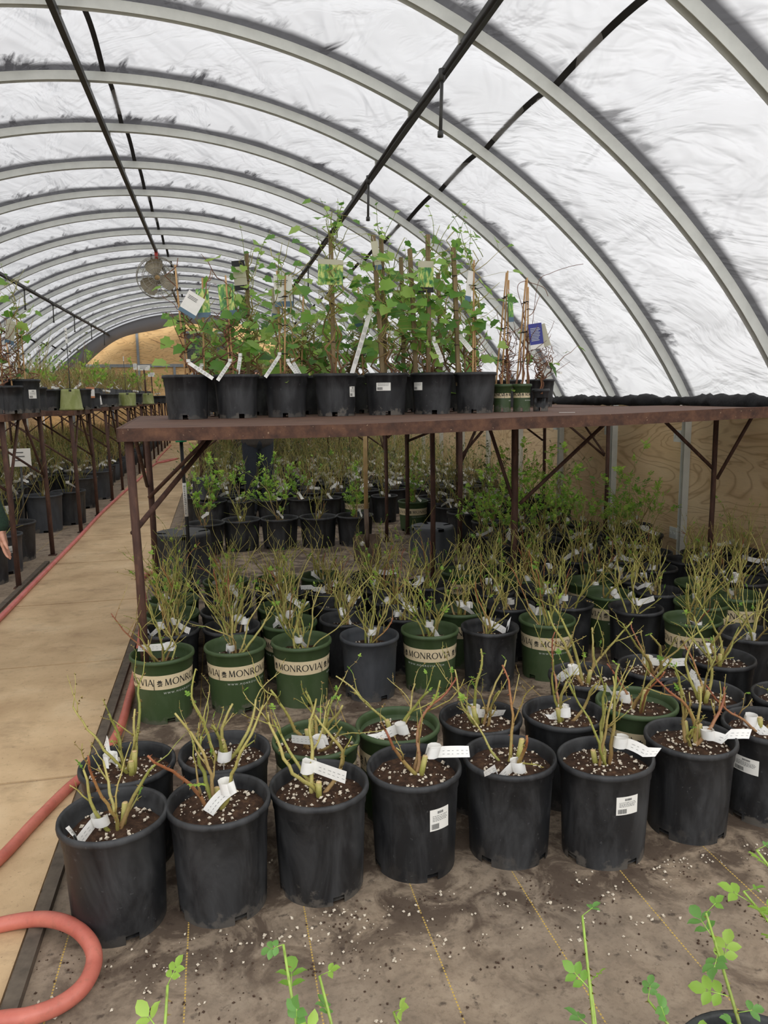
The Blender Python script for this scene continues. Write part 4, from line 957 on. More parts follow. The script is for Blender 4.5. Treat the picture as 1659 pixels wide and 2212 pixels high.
potted('large black pot by the path right of large grey pot', (-1.80, 9.62, 0), .40, .2, .175, 'black_plastic', 'far', 406, (8, 4), None, None, 0, bigtag=2)
potted('large black pot by the path beyond the third left leg', (-1.88, 11.0, 0), .42, .22, .19, 'black_plastic', 'far', 407, (8, 4), None, None, 0, bigtag=2)
potted('large grey pot by the path before the far left benches', (-1.80, 11.9, 0), .42, .22, .19, 'grey_plastic', 'far', 408, (8, 4), None, None, 0, bigtag=2)
sp_ = []
for j, y in enumerate((7.0, 7.45, 7.9, 8.35, 8.8, 9.25, 9.7, 10.15, 10.6, 11.05, 11.5, 11.95, 12.4)):
    for k in range(8):
        X = -2.72 - k * .36
        if X > -5.2: sp_.append((X, y))
far_block(sp_, 'black pot of bare roses in the crowded field under the left benches', 'roses under the left benches')
far_block([(-1.95 - .36 * k, y) for y in (12.6, 13.1, 13.6, 14.1) for k in range(3)], 'black pot of bare roses beside path under the far left benches', 'roses beside the path at far left')
# the hundreds beyond, one mass
def mass(name, label, X0, X1, Y0, Y1, sx_, sy_, seed, h0=0.0, green=.3, hh=.45, tagsn=1):
    rnd = random.Random(seed); gp = MB(); gc = MB(); gt = MB()
    y = Y0
    while y < Y1:
        X = X0
        while X < X1:
            cx_, cy_ = X + rnd.uniform(-.04, .04), y + rnd.uniform(-.04, .04)
            gp.col = (1, 1, 1, 1); n_ = 9; o = len(gp.v)
            for r_, z in ((.12, h0), (.15, h0 + .30), (.135, h0 + .30), (.13, h0 + .26)):
                for j in range(n_): a = 2 * PI * j / n_; gp.v.append((cx_ + r_ * math.cos(a), cy_ + r_ * math.sin(a), z)); gp.c.append((1, 1, 1, 1))
            for i in range(3):
                for j in range(n_): a, b = o + i * n_ + j, o + i * n_ + (j + 1) % n_; gp.f.append((a, b, b + n_, a + n_))
            gp.f.append(tuple(o + 3 * n_ + j for j in range(n_)))
            for k in range(12):
                a = rnd.uniform(0, 6.28); t = rnd.uniform(.05, .3); p = Vector((cx_, cy_, h0 + .28)); L = hh * rnd.uniform(.6, 1.25)
                q_ = p + Vector((math.cos(a) * t, math.sin(a) * t, L)); col = rnd.choice(GREEN if rnd.random() < .7 else BROWN)
                mid = p.lerp(q_, .5) + Vector((rnd.gauss(0, .03), rnd.gauss(0, .03), 0)); gc.tube([p, mid, q_], .0032, 3, False, None, [col] * 3)
                for _ in range(2):
                    s_ = p.lerp(q_, rnd.uniform(.4, .9)); gc.tube([s_, s_ + Vector((rnd.gauss(0, .07), rnd.gauss(0, .07), rnd.uniform(.04, .15)))], .0024, 3, False, None, [col] * 2)
                if rnd.random() < green:
                    for _ in range(3):
                        s_ = p.lerp(q_, rnd.uniform(.5, 1)); leaflet(gc, s_, Vector((rnd.gauss(0, 1), rnd.gauss(0, 1), .4)), Vector((0, 0, 1)), rnd.uniform(.025, .045), .02, rnd.choice([srgb(134, 158, 84), srgb(154, 176, 98), srgb(120, 142, 78)]))
            for _ in range(tagsn if rnd.random() < .8 else 0):
                p = Vector((cx_ + rnd.gauss(0, .06), cy_ + rnd.gauss(0, .06), h0 + rnd.uniform(.33, .5))); d = Vector((rnd.gauss(0, 1), rnd.gauss(0, 1), -.5)).normalized()
                gt.ribbon([p, p + d * .06, p + d * .11 + Vector((0, 0, -.02))], [Vector((0, 0, 1))] * 3, .022)
            X += sx_
        y += sy_
    root = thing(name, label, 'plants'); root['kind'] = 'stuff'
    for nm, g_, mt in (('pots', gp, 'black_plastic'), ('canes', gc, 'bark'), ('tags', gt, 'tag_paper')):
        o = g_.build(nm, M[mt], root); o['kind'] = 'stuff'
mass('distant_rose_field', 'mass of potted roses on the floor in the far right half', -.25, 3.6, 14.4, 25.6, .42, .60, 4, 0, .35)
mass('distant_rose_field', 'mass of potted roses on the floor in the far left half', -4.9, -1.8, 14.5, 25.6, .42, .62, 5, 0, .55)
mass('bench_plants', 'mass of leafy potted plants on the far benches left of path', -3.75, -1.8, 14.3, 25.2, .40, .42, 6, 1.36, .8, .42)
mass('bench_plants', 'mass of leafy potted plants on the far benches right of path', -.1, 2.1, 12.8, 24.8, .42, .55, 7, 1.35, .8, .55)
# ------------------------------------------------------------------ vines on the benches
VINEC = [srgb(132, 178, 76), srgb(110, 160, 66), srgb(156, 196, 90), srgb(94, 142, 62), srgb(176, 208, 106)]
VDARK = [srgb(120, 78, 54), srgb(104, 68, 50), srgb(136, 92, 60)]
def vine_leaf(g, p, d, nrm, L, col):
    """five lobed leaf, folded a little along its midrib"""
    d = d.normalized(); s_ = d.cross(nrm); s_ = s_.normalized() if s_.length > 1e-6 else d.orthogonal().normalized(); nn = s_.cross(d); g.col = col
    half = [(-.14, .24), (.08, .52), (.22, .44), (.34, .45), (.50, .55), (.60, .38), (.80, .20), (1.0, 0)]
    ctr = p + d * L * .30
    P = [p] + [p + d * L * t + s_ * L * k + nn * (L * .22 * k) - nn * L * .18 * t * t for t, k in half] + [p + d * L * t - s_ * L * k + nn * (L * .22 * k) - nn * L * .18 * t * t for t, k in half[-2::-1]]
    o = [ctr] + P; n_ = len(P)
    g.add(o, [(0, 1 + i, 1 + (i + 1) % n_) for i in range(n_)])
def picture_tag(root, pos, w_, h_, rz, tilt, mat, foot=None, txt=False, top=None):
    Mx = Matrix.Translation(pos) @ Matrix.Rotation(rz, 4, 'Z') @ Matrix.Rotation(tilt, 4, 'Y')
    g = MB(); g.box((-w_ / 2, -.0008, -h_ / 2), (w_ / 2, .0008, h_ / 2), Mx)
    hole = MB()
    o = g.build('picture_tag', M[mat], root, False)
    if foot: g = MB(); g.box((-w_ / 2 - .0004, -.0014, -h_ / 2 - .0004), (w_ / 2 + .0004, .0014, -h_ / 2 + h_ * .17), Mx); g.build('tag_foot', M[foot], o, False)
    if top: g = MB(); g.box((-w_ / 2 - .0004, -.0014, h_ / 2 - h_ * .2), (w_ / 2 + .0004, .0014, h_ / 2 + .0004), Mx); g.build('tag_head', M[top], o, False)
    g = MB(); rnd = random.Random(int(abs(pos[0]) * 1e4))
    if txt:
        z = h_ * .30
        for k in range(9 if txt == 2 else 3):
            g.box((-w_ * .38, -.0022, z), (w_ * rnd.uniform(.15, .38), .0022, z + h_ * .022), Mx); z -= h_ * .06
        g.build('tag_lines', M['white_ink' if mat == 'blue_card' else 'label_ink'], o, False)
    g = MB(); g.tube([Mx @ Vector((0, 0, h_ / 2 - .004)), Mx @ Vector((0, .012, h_ / 2 + .03))], .0012, 4); g.build('tag_loop', M['tag_paper'], o)
def strip_tag(root, a, b, w_=.022):
    a, b = Vector(a), Vector(b); g = MB(); d = b - a; n_ = 8; pts = [a + d * (i / n_) + Vector((0, -.006 * math.sin(PI * i / n_), 0)) for i in range(n_ + 1)]
    wv = d.cross(Vector((0, 1, 0))).normalized(); g.ribbon(pts, [(wv + Vector((0, .25, 0))).normalized()] * (n_ + 1), w_)
    loop = [a + Vector((.012 * math.cos(t), .012 * math.sin(t), .01)) for t in [i / 8 * 2 * PI for i in range(9)]]; g.ribbon(loop, [Vector((0, 0, 1))] * 9, w_ * .8)
    o = g.build('plant_tag', M['tag_paper'], root); g = MB()
    for k in range(2, 7):
        for f in (-.25, 0, .22):
            p = pts[k] + wv * w_ * f + Vector((0, -.003, 0)); q_ = pts[k] + (pts[k + 1] - pts[k]) * .7 + wv * w_ * f + Vector((0, -.003, 0)); g.add([p, q_, q_ + wv * .0015, p + wv * .0015], [(0, 1, 2, 3)])
    g.build('tag_print', M['label_ink'], o, False)
def vine_pot(label, loc, pot=(.262, .142, .116), mat='black_plastic', stakes=(), leafy=0.0, stems=4, stem_h=.7, seed=1, group=None, stick=None, band=None, spread=.14, shoots=0, name='staked_vine', hmin=.0, wander=.03):
    H, rt, rb = pot; root = thing(name, label, 'potted vine', loc, 0, group); off = Vector(loc); rnd = random.Random(seed); cam_a = math.atan2(-loc[0], loc[1])
    p = put('pot', cached(('pot', H, rt, rb, mat, False), lambda: pot_mesh(H, rt, rb, M[mat])), root, None, cam_a - PI / 2 - .12 + rnd.uniform(-.2, .2)); zs = H - .035
    put('soil', cached(('soilv', rt), lambda: soil_mesh(rt - .0185, zs, 5)), root)
    if band is not None:
        b, ink, web = cached(('band', H, rt, rb), lambda: band_parts(H, rt, rb, H * .5, H * .74)); bo = put('paper_band', b, p, None, cam_a + band - p.rotation_euler.z); put('band_lettering', ink, bo); put('web_line', web, bo)
    if stick:
        zz, ang, w_, h_ = stick; lab, pr_ = sticker_mesh(rb + (rt - .0135 - rb) * (zz / (H - .06)) + .0018, zz, w_, h_); so = put('sticker', lab, p, None, cam_a + ang - p.rotation_euler.z); put('sticker_print', pr_, so)
    for kind, a, b in stakes:
        a, b = Vector(a) - off, Vector(b) - off; a.z = zs - .05; g = MB()
        if kind == 'wood': g.tube([a, a.lerp(b, .5) + Vector((.004, 0, 0)), b], 1, 4, True, (.0125, .0125)); st_o = g.build('stake', M['stake_wood'], root, False)
        else:
            P = [a.lerp(b, t / 6) for t in range(7)]; g.tube(P, [.0065, .0062, .006, .0058, .0056, .0054, .0052], 7); st_o = g.build('bamboo_cane', M['bamboo'], root)
        for t in (.3, .55, .8):
            c = a.lerp(b, t); g = MB(); g.tube([c + Vector((.018 * math.cos(q_), .018 * math.sin(q_), .002 * math.sin(3 * q_))) for q_ in [i / 10 * 2 * PI for i in range(11)]] + [c + Vector((rnd.uniform(-.05, .06), -.02, rnd.uniform(-.01, .02)))], .0022, 5); g.build('wire_tie', M['wire_black'], st_o)
    g = MB(); lv = MB(); allp = []
    for k in range(stems):
        a = rnd.uniform(0, 6.28); p_ = Vector((.05 * math.cos(a), .05 * math.sin(a), zs)); L = stem_h * rnd.uniform(.55, 1.1); pts = [p_]; n_ = 14
        tgt = Vector(stakes[k % len(stakes)][2]) - off if stakes else Vector((rnd.uniform(-.08, .08), rnd.uniform(-.08, .08), zs + L)); 
        for i in range(1, n_ + 1):
            t = i / n_; c = p_.lerp(Vector((tgt.x, tgt.y, 0)), min(1, t * 1.1)); c.z = zs + L * t
            pts.append(c + Vector((rnd.gauss(0, wander), rnd.gauss(0, wander), 0)) + Vector((wander * .8 * math.cos(t * 9 + k * 2), wander * .8 * math.sin(t * 9 + k * 2), 0)))
        cA, cB = rnd.choice(VDARK), rnd.choice(VDARK if leafy < .3 else GREEN)
        g.tube(pts, [.0065 - .004 * i / n_ for i in range(n_ + 1)], 6, True, None, [mixc(cA, cB, i / n_) for i in range(n_ + 1)]); allp += [(q_, i / n_) for i, q_ in enumerate(pts)]
        for _ in range(3):
            i = rnd.randint(4, n_); s_ = pts[i]; d = Vector((rnd.gauss(0, 1), rnd.gauss(0, 1), .5)).normalized(); L2 = rnd.uniform(.08, .22)
            tw = [s_ + d * L2 * t / 4 + Vector((0, 0, .05 * (t / 4) ** 2)) + Vector((rnd.gauss(0, .006), 0, rnd.gauss(0, .006))) for t in range(5)]; g.tube(tw, [.003, .0027, .0024, .002, .0014], 4, True, None, [cB] * 5); allp += [(q_, .8) for q_ in tw[2:]]
    ztop = max([(Vector(s_[2]) - off).z for s_ in stakes] + [zs + stem_h])
    for k in range(shoots):
        a = rnd.uniform(0, 6.28); base_ = Vector((rnd.uniform(-.04, .04), rnd.uniform(-.04, .04), ztop - rnd.uniform(.05, .25))); d = Vector((math.cos(a) * .5, math.sin(a) * .3, 1)).normalized(); L = rnd.uniform(.15, .38); n_ = 9; pts = [base_]
        for i in range(n_): d = (d + Vector((rnd.gauss(0, .1), rnd.gauss(0, .06), -.03))).normalized(); pts.append(pts[-1] + d * L / n_)
        g.tube(pts, [.0026 - .0016 * i / n_ for i in range(n_ + 1)], 5, True, None, [srgb(128, 140, 66)] * (n_ + 1))
        for i in range(2, n_ + 1, 2): vine_leaf(lv, pts[i], Vector((rnd.gauss(0, 1), rnd.gauss(0, .8), .3)), Vector((rnd.gauss(0, .4), -.5, .8)), rnd.uniform(.02, .038), rnd.choice(VINEC[2:]))
    for k in range(int(leafy * 80)):
        q_, t = rnd.choice(allp)
        if t < hmin: continue
        o = Vector((rnd.gauss(0, spread * .55), rnd.gauss(0, spread * .5), rnd.gauss(0, .035))); pp = q_ + o; d = Vector((o.x + rnd.gauss(0, .05), o.y - .04 + rnd.gauss(0, .05), -.03 + rnd.gauss(0, .04)))
        L = rnd.uniform(.035, .075) if rnd.random() < .7 else rnd.uniform(.075, .115)
        g.tube([q_, q_.lerp(pp, .6) + Vector((0, 0, .01)), pp], .0011, 3, False, None, [GREEN[0]] * 3)
        vine_leaf(lv, pp, d, Vector((rnd.gauss(0, .5), -.55, .7)), L, rnd.choice(VINEC))
    if g.v:
        so = g.build('stems', M['bark'], root)
        if lv.v: lv.build('leaves', M['leaf'], so)
    return root
YV = 4.78
def tz(X, Y): return table_z(X, Y) + .001
def front_pot(px, Y=YV):
    p = at_Y(px, 860, Y); return Vector((p.x, Y, tz(p.x, Y)))
def ST(kind, a, b, Y): return (kind, at_Y(a[0], a[1], Y), at_Y(b[0], b[1], Y))
GV = 'staked vines along the front of the centre bench'
l = front_pot(404); v1 = vine_pot('black pot with bamboo canes and tilted white card, leftmost on centre bench', l, stakes=[ST('bamboo', (402, 812), (378, 572), YV), ST('bamboo', (412, 812), (388, 680), YV), ST('bamboo', (440, 812), (437, 600), YV + .06)], leafy=.22, stems=4, stem_h=.72, seed=1, group=GV, spread=.1)
picture_tag(v1, at_Y(414, 658, YV - .05) - l, .105, .135, .1, .55, 'tag_paper', 'blue_grey_card', 1); picture_tag(v1, at_Y(439, 655, YV + .02) - l, .075, .165, 0, -.05, 'picture_card', 'blue_grey_card')
strip_tag(v1, at_Y(407, 783, YV - .1) - l, at_Y(460, 818, YV - .16) - l); strip_tag(v1, at_Y(436, 792, YV + .02) - l, at_Y(414, 812, YV - .02) - l)
l = front_pot(512); v2 = vine_pot('black pot with bamboo and green picture card, second from left on bench', l, stakes=[ST('bamboo', (505, 812), (487, 595), YV), ST('bamboo', (498, 812), (489, 700), YV)], leafy=.25, stems=4, stem_h=.62, seed=2, group=GV, spread=.1)
picture_tag(v2, at_Y(491, 648, YV + .01) - l, .095, .185, 0, -.08, 'picture_card', 'blue_grey_card'); strip_tag(v2, at_Y(497, 782, YV - .06) - l, at_Y(470, 822, YV - .16) - l); strip_tag(v2, at_Y(519, 770, YV - .05) - l, at_Y(513, 812, YV - .08) - l)
l = front_pot(619); v3 = vine_pot('black pot with two bamboo canes and white cards, third on the bench', l, stakes=[ST('bamboo', (614, 812), (616, 590), YV), ST('bamboo', (607, 812), (598, 585), YV + .04)], leafy=.35, stems=5, stem_h=.78, seed=3, group=GV, spread=.13, shoots=2)
picture_tag(v3, at_Y(612, 628, YV + .01) - l, .11, .19, 0, -.03, 'tag_paper', 'blue_grey_card', 1); picture_tag(v3, at_Y(597, 656, YV + .05) - l, .06, .185, .5, .05, 'card_back', 'blue_grey_card')
strip_tag(v3, at_Y(604, 768, YV - .05) - l, at_Y(573, 815, YV - .12) - l); strip_tag(v3, at_Y(622, 782, YV - .04) - l, at_Y(645, 814, YV - .08) - l); strip_tag(v3, at_Y(632, 780, YV) - l, at_Y(650, 812, YV - .02) - l)
l = front_pot(726); v4 = vine_pot('black pot with thick wooden stake and grape picture card, fourth on the bench', l, stakes=[('wood', at_Y(720, 812, YV), at_Y(714, 505, YV))], leafy=.95, stems=5, stem_h=.95, seed=4, group=GV, stick=(.15, .95, .055, .065), spread=.26, shoots=6, hmin=.3)
picture_tag(v4, at_Y(714, 588, YV - .03) - l, .155, .15, 0, .04, 'picture_card', None, 0, 'card_back'); strip_tag(v4, at_Y(800, 672, YV - .05) - l, at_Y(760, 808, YV - .08) - l, .03)
l = front_pot(835); v5 = vine_pot('black pot with white barcode sticker at front and bent stake, fifth on bench', l, stakes=[('wood', at_Y(827, 808, YV), at_Y(806, 508, YV)), ('wood', at_Y(832, 808, YV + .06), at_Y(823, 516, YV + .06))], leafy=1.0, stems=5, stem_h=.9, seed=5, group=GV, stick=(.185, -.15, .092, .066), spread=.2, shoots=5, hmin=.25)
picture_tag(v5, at_Y(813, 552, YV - .04) - l, .045, .17, .2, -.18, 'card_back', 'blue_grey_card'); 
l = front_pot(933); v6 = vine_pot('black pot with sticker on its left side and slim stake, sixth on bench', l, stakes=[('wood', at_Y(925, 808, YV), at_Y(924, 507, YV)), ('wood', at_Y(899, 808, YV + .07), at_Y(885, 538, YV + .07))], leafy=1.0, stems=5, stem_h=.88, seed=6, group=GV, stick=(.185, -.78, .075, .066), spread=.2, shoots=4, hmin=.25)
picture_tag(v6, at_Y(920, 598, YV - .03) - l, .10, .19, 0, 0, 'picture_card', 'wire_black', 0, 'card_back'); strip_tag(v6, at_Y(937, 735, YV - .06) - l, at_Y(955, 783, YV - .08) - l, .032)
l = front_pot(1026); v7 = vine_pot('black pot with chalky base and leaning stake, seventh and last large one on bench', l, stakes=[('wood', at_Y(990, 803, YV), at_Y(979, 535, YV)), ('bamboo', at_Y(1021, 803, YV - .03), at_Y(1024, 562, YV - .03)), ('bamboo', at_Y(1028, 803, YV), at_Y(1022, 570, YV))], leafy=.85, stems=5, stem_h=.85, seed=7, group=GV, spread=.17, shoots=5, hmin=.3)
picture_tag(v7, at_Y(1014, 618, YV - .04) - l, .045, .19, .3, .14, 'tag_paper', 'blue_grey_card'); strip_tag(v7, at_Y(995, 730, YV - .05) - l, at_Y(1018, 758, YV - .08) - l, .035)
SM = (.185, .068, .058); YS = 4.86
for px, a, bnd, lb, sd in ((1085, ((1083, 820), (1097, 585)), .55, 'small green pot with tan band and bamboo canes beside last large vine pot', 11), (1127, ((1128, 820), (1139, 600)), .12, 'small green pot with blue card on bamboo canes, next to black one', 12)):
    l = front_pot(px, YS); v = vine_pot(lb, l, SM, 'green_plastic', [ST('bamboo', a[0], a[1], YS), ST('bamboo', (a[0][0] - 14, 822), (a[1][0] - 3, a[1][1] + 4), YS + .02), ST('bamboo', (a[0][0] + 12, 822), (a[1][0] + 2, a[1][1] + 20), YS + .03)], .02, 3, .5, sd, 'small banded vines on the bench', None, bnd, .06, wander=.008)
    if sd == 11: picture_tag(v, at_Y(1103, 665, YS - .02) - l, .05, .18, .5, -.1, 'picture_card', 'blue_grey_card')
    else: picture_tag(v, at_Y(1158, 726, YS - .04) - l, .092, .165, -.1, -.14, 'blue_card', 'tag_paper', 2); picture_tag(v, at_Y(1170, 726, YS - .01) - l, .085, .15, -.3, -.3, 'card_back')
    if sd == 12:
        g = MB(); P = [at_Y(a_, b_, YS) - l for a_, b_ in ((1128, 780), (1133, 690), (1118, 625), (1130, 608), (1150, 612), (1175, 622), (1184, 640))]; g.tube(smooth_path(P), .0022, 5); g.col = VDARK[0]; g.c = [VDARK[0]] * len(g.v)
        P = [at_Y(a_, b_, YS) - l for a_, b_ in ((1150, 700), (1163, 610), (1190, 590), (1230, 576), (1260, 570))]; o_ = len(g.v); g.tube(smooth_path(P), .0018, 5); g.build('long_shoot', M['bark'], v)
l = front_pot(1168, YS); v = vine_pot('small black pot with bare twig and white tag, rightmost on the bench', l, (.15, .062, .05), 'black_plastic', (), .05, 2, .28, 13, None, None, None, .04, wander=.008); strip_tag(v, at_Y(1178, 798, YS) - l, at_Y(1214, 806, YS - .02) - l, .018)
YR = 5.32
for i, (px, stakes, lf_) in enumerate(((457, (), .35), (560, (('wood', (535, 805), (533, 547)),), .9), (666, (('bamboo', (650, 805), (655, 640)),), .3), (779, (('bamboo', (786, 805), (772, 600)),), .45), (884, (('wood', (872, 805), (866, 556)),), .9), (975, (('wood', (952, 805), (946, 590)),), .9))):
    l = front_pot(px, YR); v = vine_pot('black vine pot half hidden in the second bench row, %s from left' % ordn(i), l, stakes=[ST(s_[0], s_[1], s_[2], YR) for s_ in stakes], leafy=lf_, stems=5, stem_h=.6 + .3 * (lf_ > .5), seed=30 + i, group='vines in the second row of the bench', spread=.16, shoots=3 if lf_ > .5 else 0)
    if i == 1: picture_tag(v, at_Y(518, 595, YR - .03) - l, .085, .19, 0, -.1, 'card_back', 'wire_black', 0, 'wire_black')
    if i == 3: picture_tag(v, at_Y(775, 680, YR - .03) - l, .06, .17, .2, 0, 'card_back', 'blue_grey_card')
for i, px in enumerate((520, 640, 700, 760, 930, 1010)):
    l = front_pot(px, 5.62); vine_pot('low leafy vine in the hidden third bench row, %s from left' % ordn(i), l, leafy=.45, stems=6, stem_h=.45, seed=50 + i, group='vines in the third row of the bench', spread=.12)
for i, (X, Y) in enumerate(((1.75, 6.8), (2.05, 6.9), (2.4, 6.9), (2.75, 7.0), (3.05, 6.9), (1.8, 7.6), (2.2, 7.7), (2.6, 7.7))):
    vine_pot('bare vine in a black pot on the bench behind the centre bench', (X, Y, 1.351), leafy=.06, stems=6, stem_h=.45, seed=60 + i, group='bare vines on the bench behind', spread=.1)
for i, (X, Y) in enumerate(((.15, 10.2), (.55, 10.3), (.95, 10.2), (1.3, 10.3), (-.1, 10.6), (.4, 10.8), (.8, 10.9))):
    vine_pot('leafy vine in a black pot on the bench behind the standing person', (X, Y, 1.346), leafy=.75, stems=6, stem_h=.75, seed=80 + i, group='leafy vines on the bench behind person', spread=.17, stakes=[('wood', (X, Y, 1.5), (X, Y, 2.3))] if i % 2 else ())
g = MB(); p = at_Y(1225, 886, 4.1); g.box((-.045, -.008, 0), (.045, .008, .0015)); o = g.build('plant_label', M['label_white'], smooth=False); o.location = (p.x, 4.1, table_z(p.x, 4.1) + .004); o.rotation_euler.z = -.5; tag(o, 'thin white plant label lying on the bench top at right', 'plant label')
# left bench pots
def bz(i): return LB[i][2] + .001
def left_pot(px, i, Y, label, **k):
    p = at_Y(px, 860, Y); z = LB[i][2] + (LB[i][3] - LB[i][2]) * (Y - LB[i][0]) / (LB[i][1] - LB[i][0]); return vine_pot(label, (p.x, Y, z + .001), group='pots on the benches left of path', **k)
v = left_pot(50, 0, 6.72, 'black pot with sticker and leafy vine on the first left bench', pot=(.27, .142, .12), stakes=[ST('bamboo', (42, 825), (36, 690), 6.72), ST('bamboo', (55, 825), (44, 700), 6.7)], leafy=.35, stems=5, stem_h=.75, seed=91, stick=(.15, .62, .07, .07), shoots=2, spread=.12, hmin=.5)
picture_tag(v, at_Y(22, 718, 6.62) - v.location, .08, .19, .9, .2, 'card_back', 'blue_grey_card')
left_pot(8, 0, 6.62, 'black square shouldered pot at the left edge on first left bench', pot=(.22, .11, .09), stakes=[ST('bamboo', (4, 825), (0, 720), 6.62)], leafy=.1, stems=4, stem_h=.6, seed=92)
left_pot(28, 0, 6.56, 'black pot with bare reddish canes in front on first left bench', pot=(.22, .085, .07), stakes=[ST('bamboo', (26, 825), (14, 740), 6.56)], leafy=.02, stems=3, stem_h=.5, seed=93)
def left_rose(px, i, Y, label, pot, style, seed):
    p = at_Y(px, 860, Y); z = LB[i][2] + (LB[i][3] - LB[i][2]) * (Y - LB[i][0]) / (LB[i][1] - LB[i][0])
    return potted(label, (p.x, Y, z + .001), *pot, 'black_plastic', style, seed, (9, 4), None, None, 0, 'pots on the benches left of path', bigtag=1.6, fill=.04)
left_rose(78, 0, 7.45, 'narrow black pot at the back of the first left bench', (.21, .10, .085), 'far', 94)
left_rose(111, 1, 9.2, 'black pot with white tag on the second left bench, beside mossy pot', (.235, .125, .1), 'leafy', 95)
left_rose(176, 1, 9.5, 'black pot standing behind the mossy upturned pot', (.24, .12, .1), 'far', 96)
p = at_Y(153, 860, 9.15); upturned('mossy upturned pot covered in green algae on second left bench', (p.x, 9.15, bz(1)), .235, .128, .098, 'mossy_pot', 'mossy_pot')
for i, (px, Y, lb, pot) in enumerate(((196, 10.05, 'black pot with orange tag on the second left bench', (.2, .12, .11)), (233, 11.8, 'wide black tub on the third left bench', (.19, .16, .15)), (292, 14.5, 'black pot on the fourth left bench beyond pale mossy pot', (.2, .13, .11)), (340, 16.9, 'low black tub on the fifth left bench', (.16, .19, .17)))):
    bi = {0: 1, 1: 2, 2: 3, 3: 4}[i]; v = left_rose(px, bi, Y, lb, pot, 'leafy', 110 + i)
    if i == 0: picture_tag(v, at_Y(195, 848, Y - .16) - v.location, .1, .13, 0, 0, 'tag_paper', 'tag_orange', 0, 'tag_orange')
    if i == 1: strip_tag(v, at_Y(216, 858, Y - .17) - v.location, at_Y(219, 874, Y - .17) - v.location, .03)
p = at_Y(275, 860, 12.0); upturned('pale mossy upturned pot on the third left bench', (p.x, 12.0, bz(2)), .2, .125, .12, 'mossy_pot', 'mossy_pot')
p = at_Y(320, 860, 14.8); upturned('small mossy upturned pot on the fourth left bench', (p.x, 14.8, bz(3)), .2, .11, .09, 'mossy_pot', 'mossy_pot')
# signs and marker stakes
def sign(label, px, ptop, pbot, Y, w_, h_, post, postmat, z0):
    p = at_Y(px, ptop, Y); root = thing('stake_sign', label, 'sign', (p.x, Y, z0)); off = Vector(root.location)
    q_ = at_Y(pbot[0], pbot[1], Y); g = MB(); g.tube([Vector((q_.x, Y, z0)) - off, p - off], post, 6); g.build('post', M[postmat], root)
    g = MB(); g.box((-w_ / 2, -.012, p.z - z0 - h_ * .2), (w_ / 2, -.004, p.z - z0 + h_ * .8)); o = g.build('sign_plate', M['label_white'], root, False)
    g = MB(); rnd = random.Random(int(px))
    for k in range(3):
        z = p.z - z0 + h_ * (.55 - .22 * k); g.box((-w_ * .32, -.0135, z), (w_ * rnd.uniform(.1, .34), -.0125, z + h_ * .06))
    g.build('sign_lines', M['label_ink'], o, False)
sign('white sign plate on a brown post above the far left benches', 311, 798, (315, 842), 14.9, .22, .095, .018, 'rust_leg', 1.36)
sign('smaller white sign plate on a dark post at far left benches', 327, 812, (329, 845), 19.6, .16, .10, .015, 'rust_leg', 1.36)
sign('white narrow card on a leaning thin stick at far left benches', 292, 796, (304, 842), 14.7, .06, .11, .006, 'dark_pipe', 1.36)
sign('thin marker stake with a white tip rising from a black pot', 267, 778, (272, 842), 14.8, .015, .085, .005, 'dark_pipe', 1.36)
sign('thin marker stake with white tip above the mossy upturned pot', 144, 735, (150, 830), 9.4, .022, .17, .005, 'dark_pipe', 1.36)
sign('large white notice card on a stake under the left benches', 45, 1000, (45, 1060), 8.6, .21, .19, .012, 'dark_pipe', 0)
# ------------------------------------------------------------------ fan, irrigation pipes, tools
YF = 14.36; root = thing('hanging_fan', 'round three bladed circulation fan hanging from the ridge purlin', 'fan', (-.93, YF, 4.0)); fc = Vector((0, 0, -.43))
g = MB()
def ring(g, c, R_, y, r_, n_=40): g.tube([c + Vector((R_ * math.cos(2 * PI * i / n_), y, R_ * math.sin(2 * PI * i / n_))) for i in range(n_ + 1)], r_, 5)
for R_, y in ((.35, 0), (.352, -.09), (.352, .09), (.25, -.115), (.15, -.125), (.07, -.13), (.25, .115), (.12, .125)): ring(g, fc, R_, y, .0055)
for k in range(24):
    a = 2 * PI * k / 24
    for s_ in (-1, 1): g.tube([fc + Vector((r_ * math.cos(a), s_ * y, r_ * math.sin(a))) for r_, y in ((.05, .13), (.25, .115), (.352, .085), (.352, 0))], .0032, 4)
g.build('guard', M['fan_metal'], root)
g = MB()
for k in range(3):
    a = PI / 2 + .25 + k * 2 * PI / 3; n_ = 12; pts = []
    for i in range(n_):
        t = 2 * PI * i / n_; rr = .185 + .145 * math.cos(t); ww = .155 * math.sin(t) * (1.0 + .3 * math.cos(t)); x_ = rr * math.cos(a) - ww * math.sin(a); z_ = rr * math.sin(a) + ww * math.cos(a)
        pts.append(fc + Vector((x_, ww * .35, z_)))
    g.add(pts + [p + Vector((0, .004, 0)) for p in pts], [tuple(range(n_)), tuple(range(2 * n_ - 1, n_ - 1, -1))] + [(i, (i + 1) % n_, n_ + (i + 1) % n_, n_ + i) for i in range(n_)])
    for dt in (-.3, 0, .3): g.tube([fc + Vector((0, -.012, 0)), fc + Vector((.30 * math.cos(a + dt), -.012 + .03 * dt, .30 * math.sin(a + dt)))], .004, 4)
for v_ in range(1): g.build('blades', M['fan_blade'], root)
g = MB(); g.tube([fc + Vector((0, -.05, 0)), fc + Vector((0, -.03, 0)), fc + Vector((0, .05, 0))], [.03, .045, .05], 16); g.build('hub', M['pale_wood'], root)
g = MB(); g.tube([fc + Vector((0, .04, 0)), fc + Vector((0, .26, 0))], .075, 16); g.build('motor', M['fan_metal'], root)
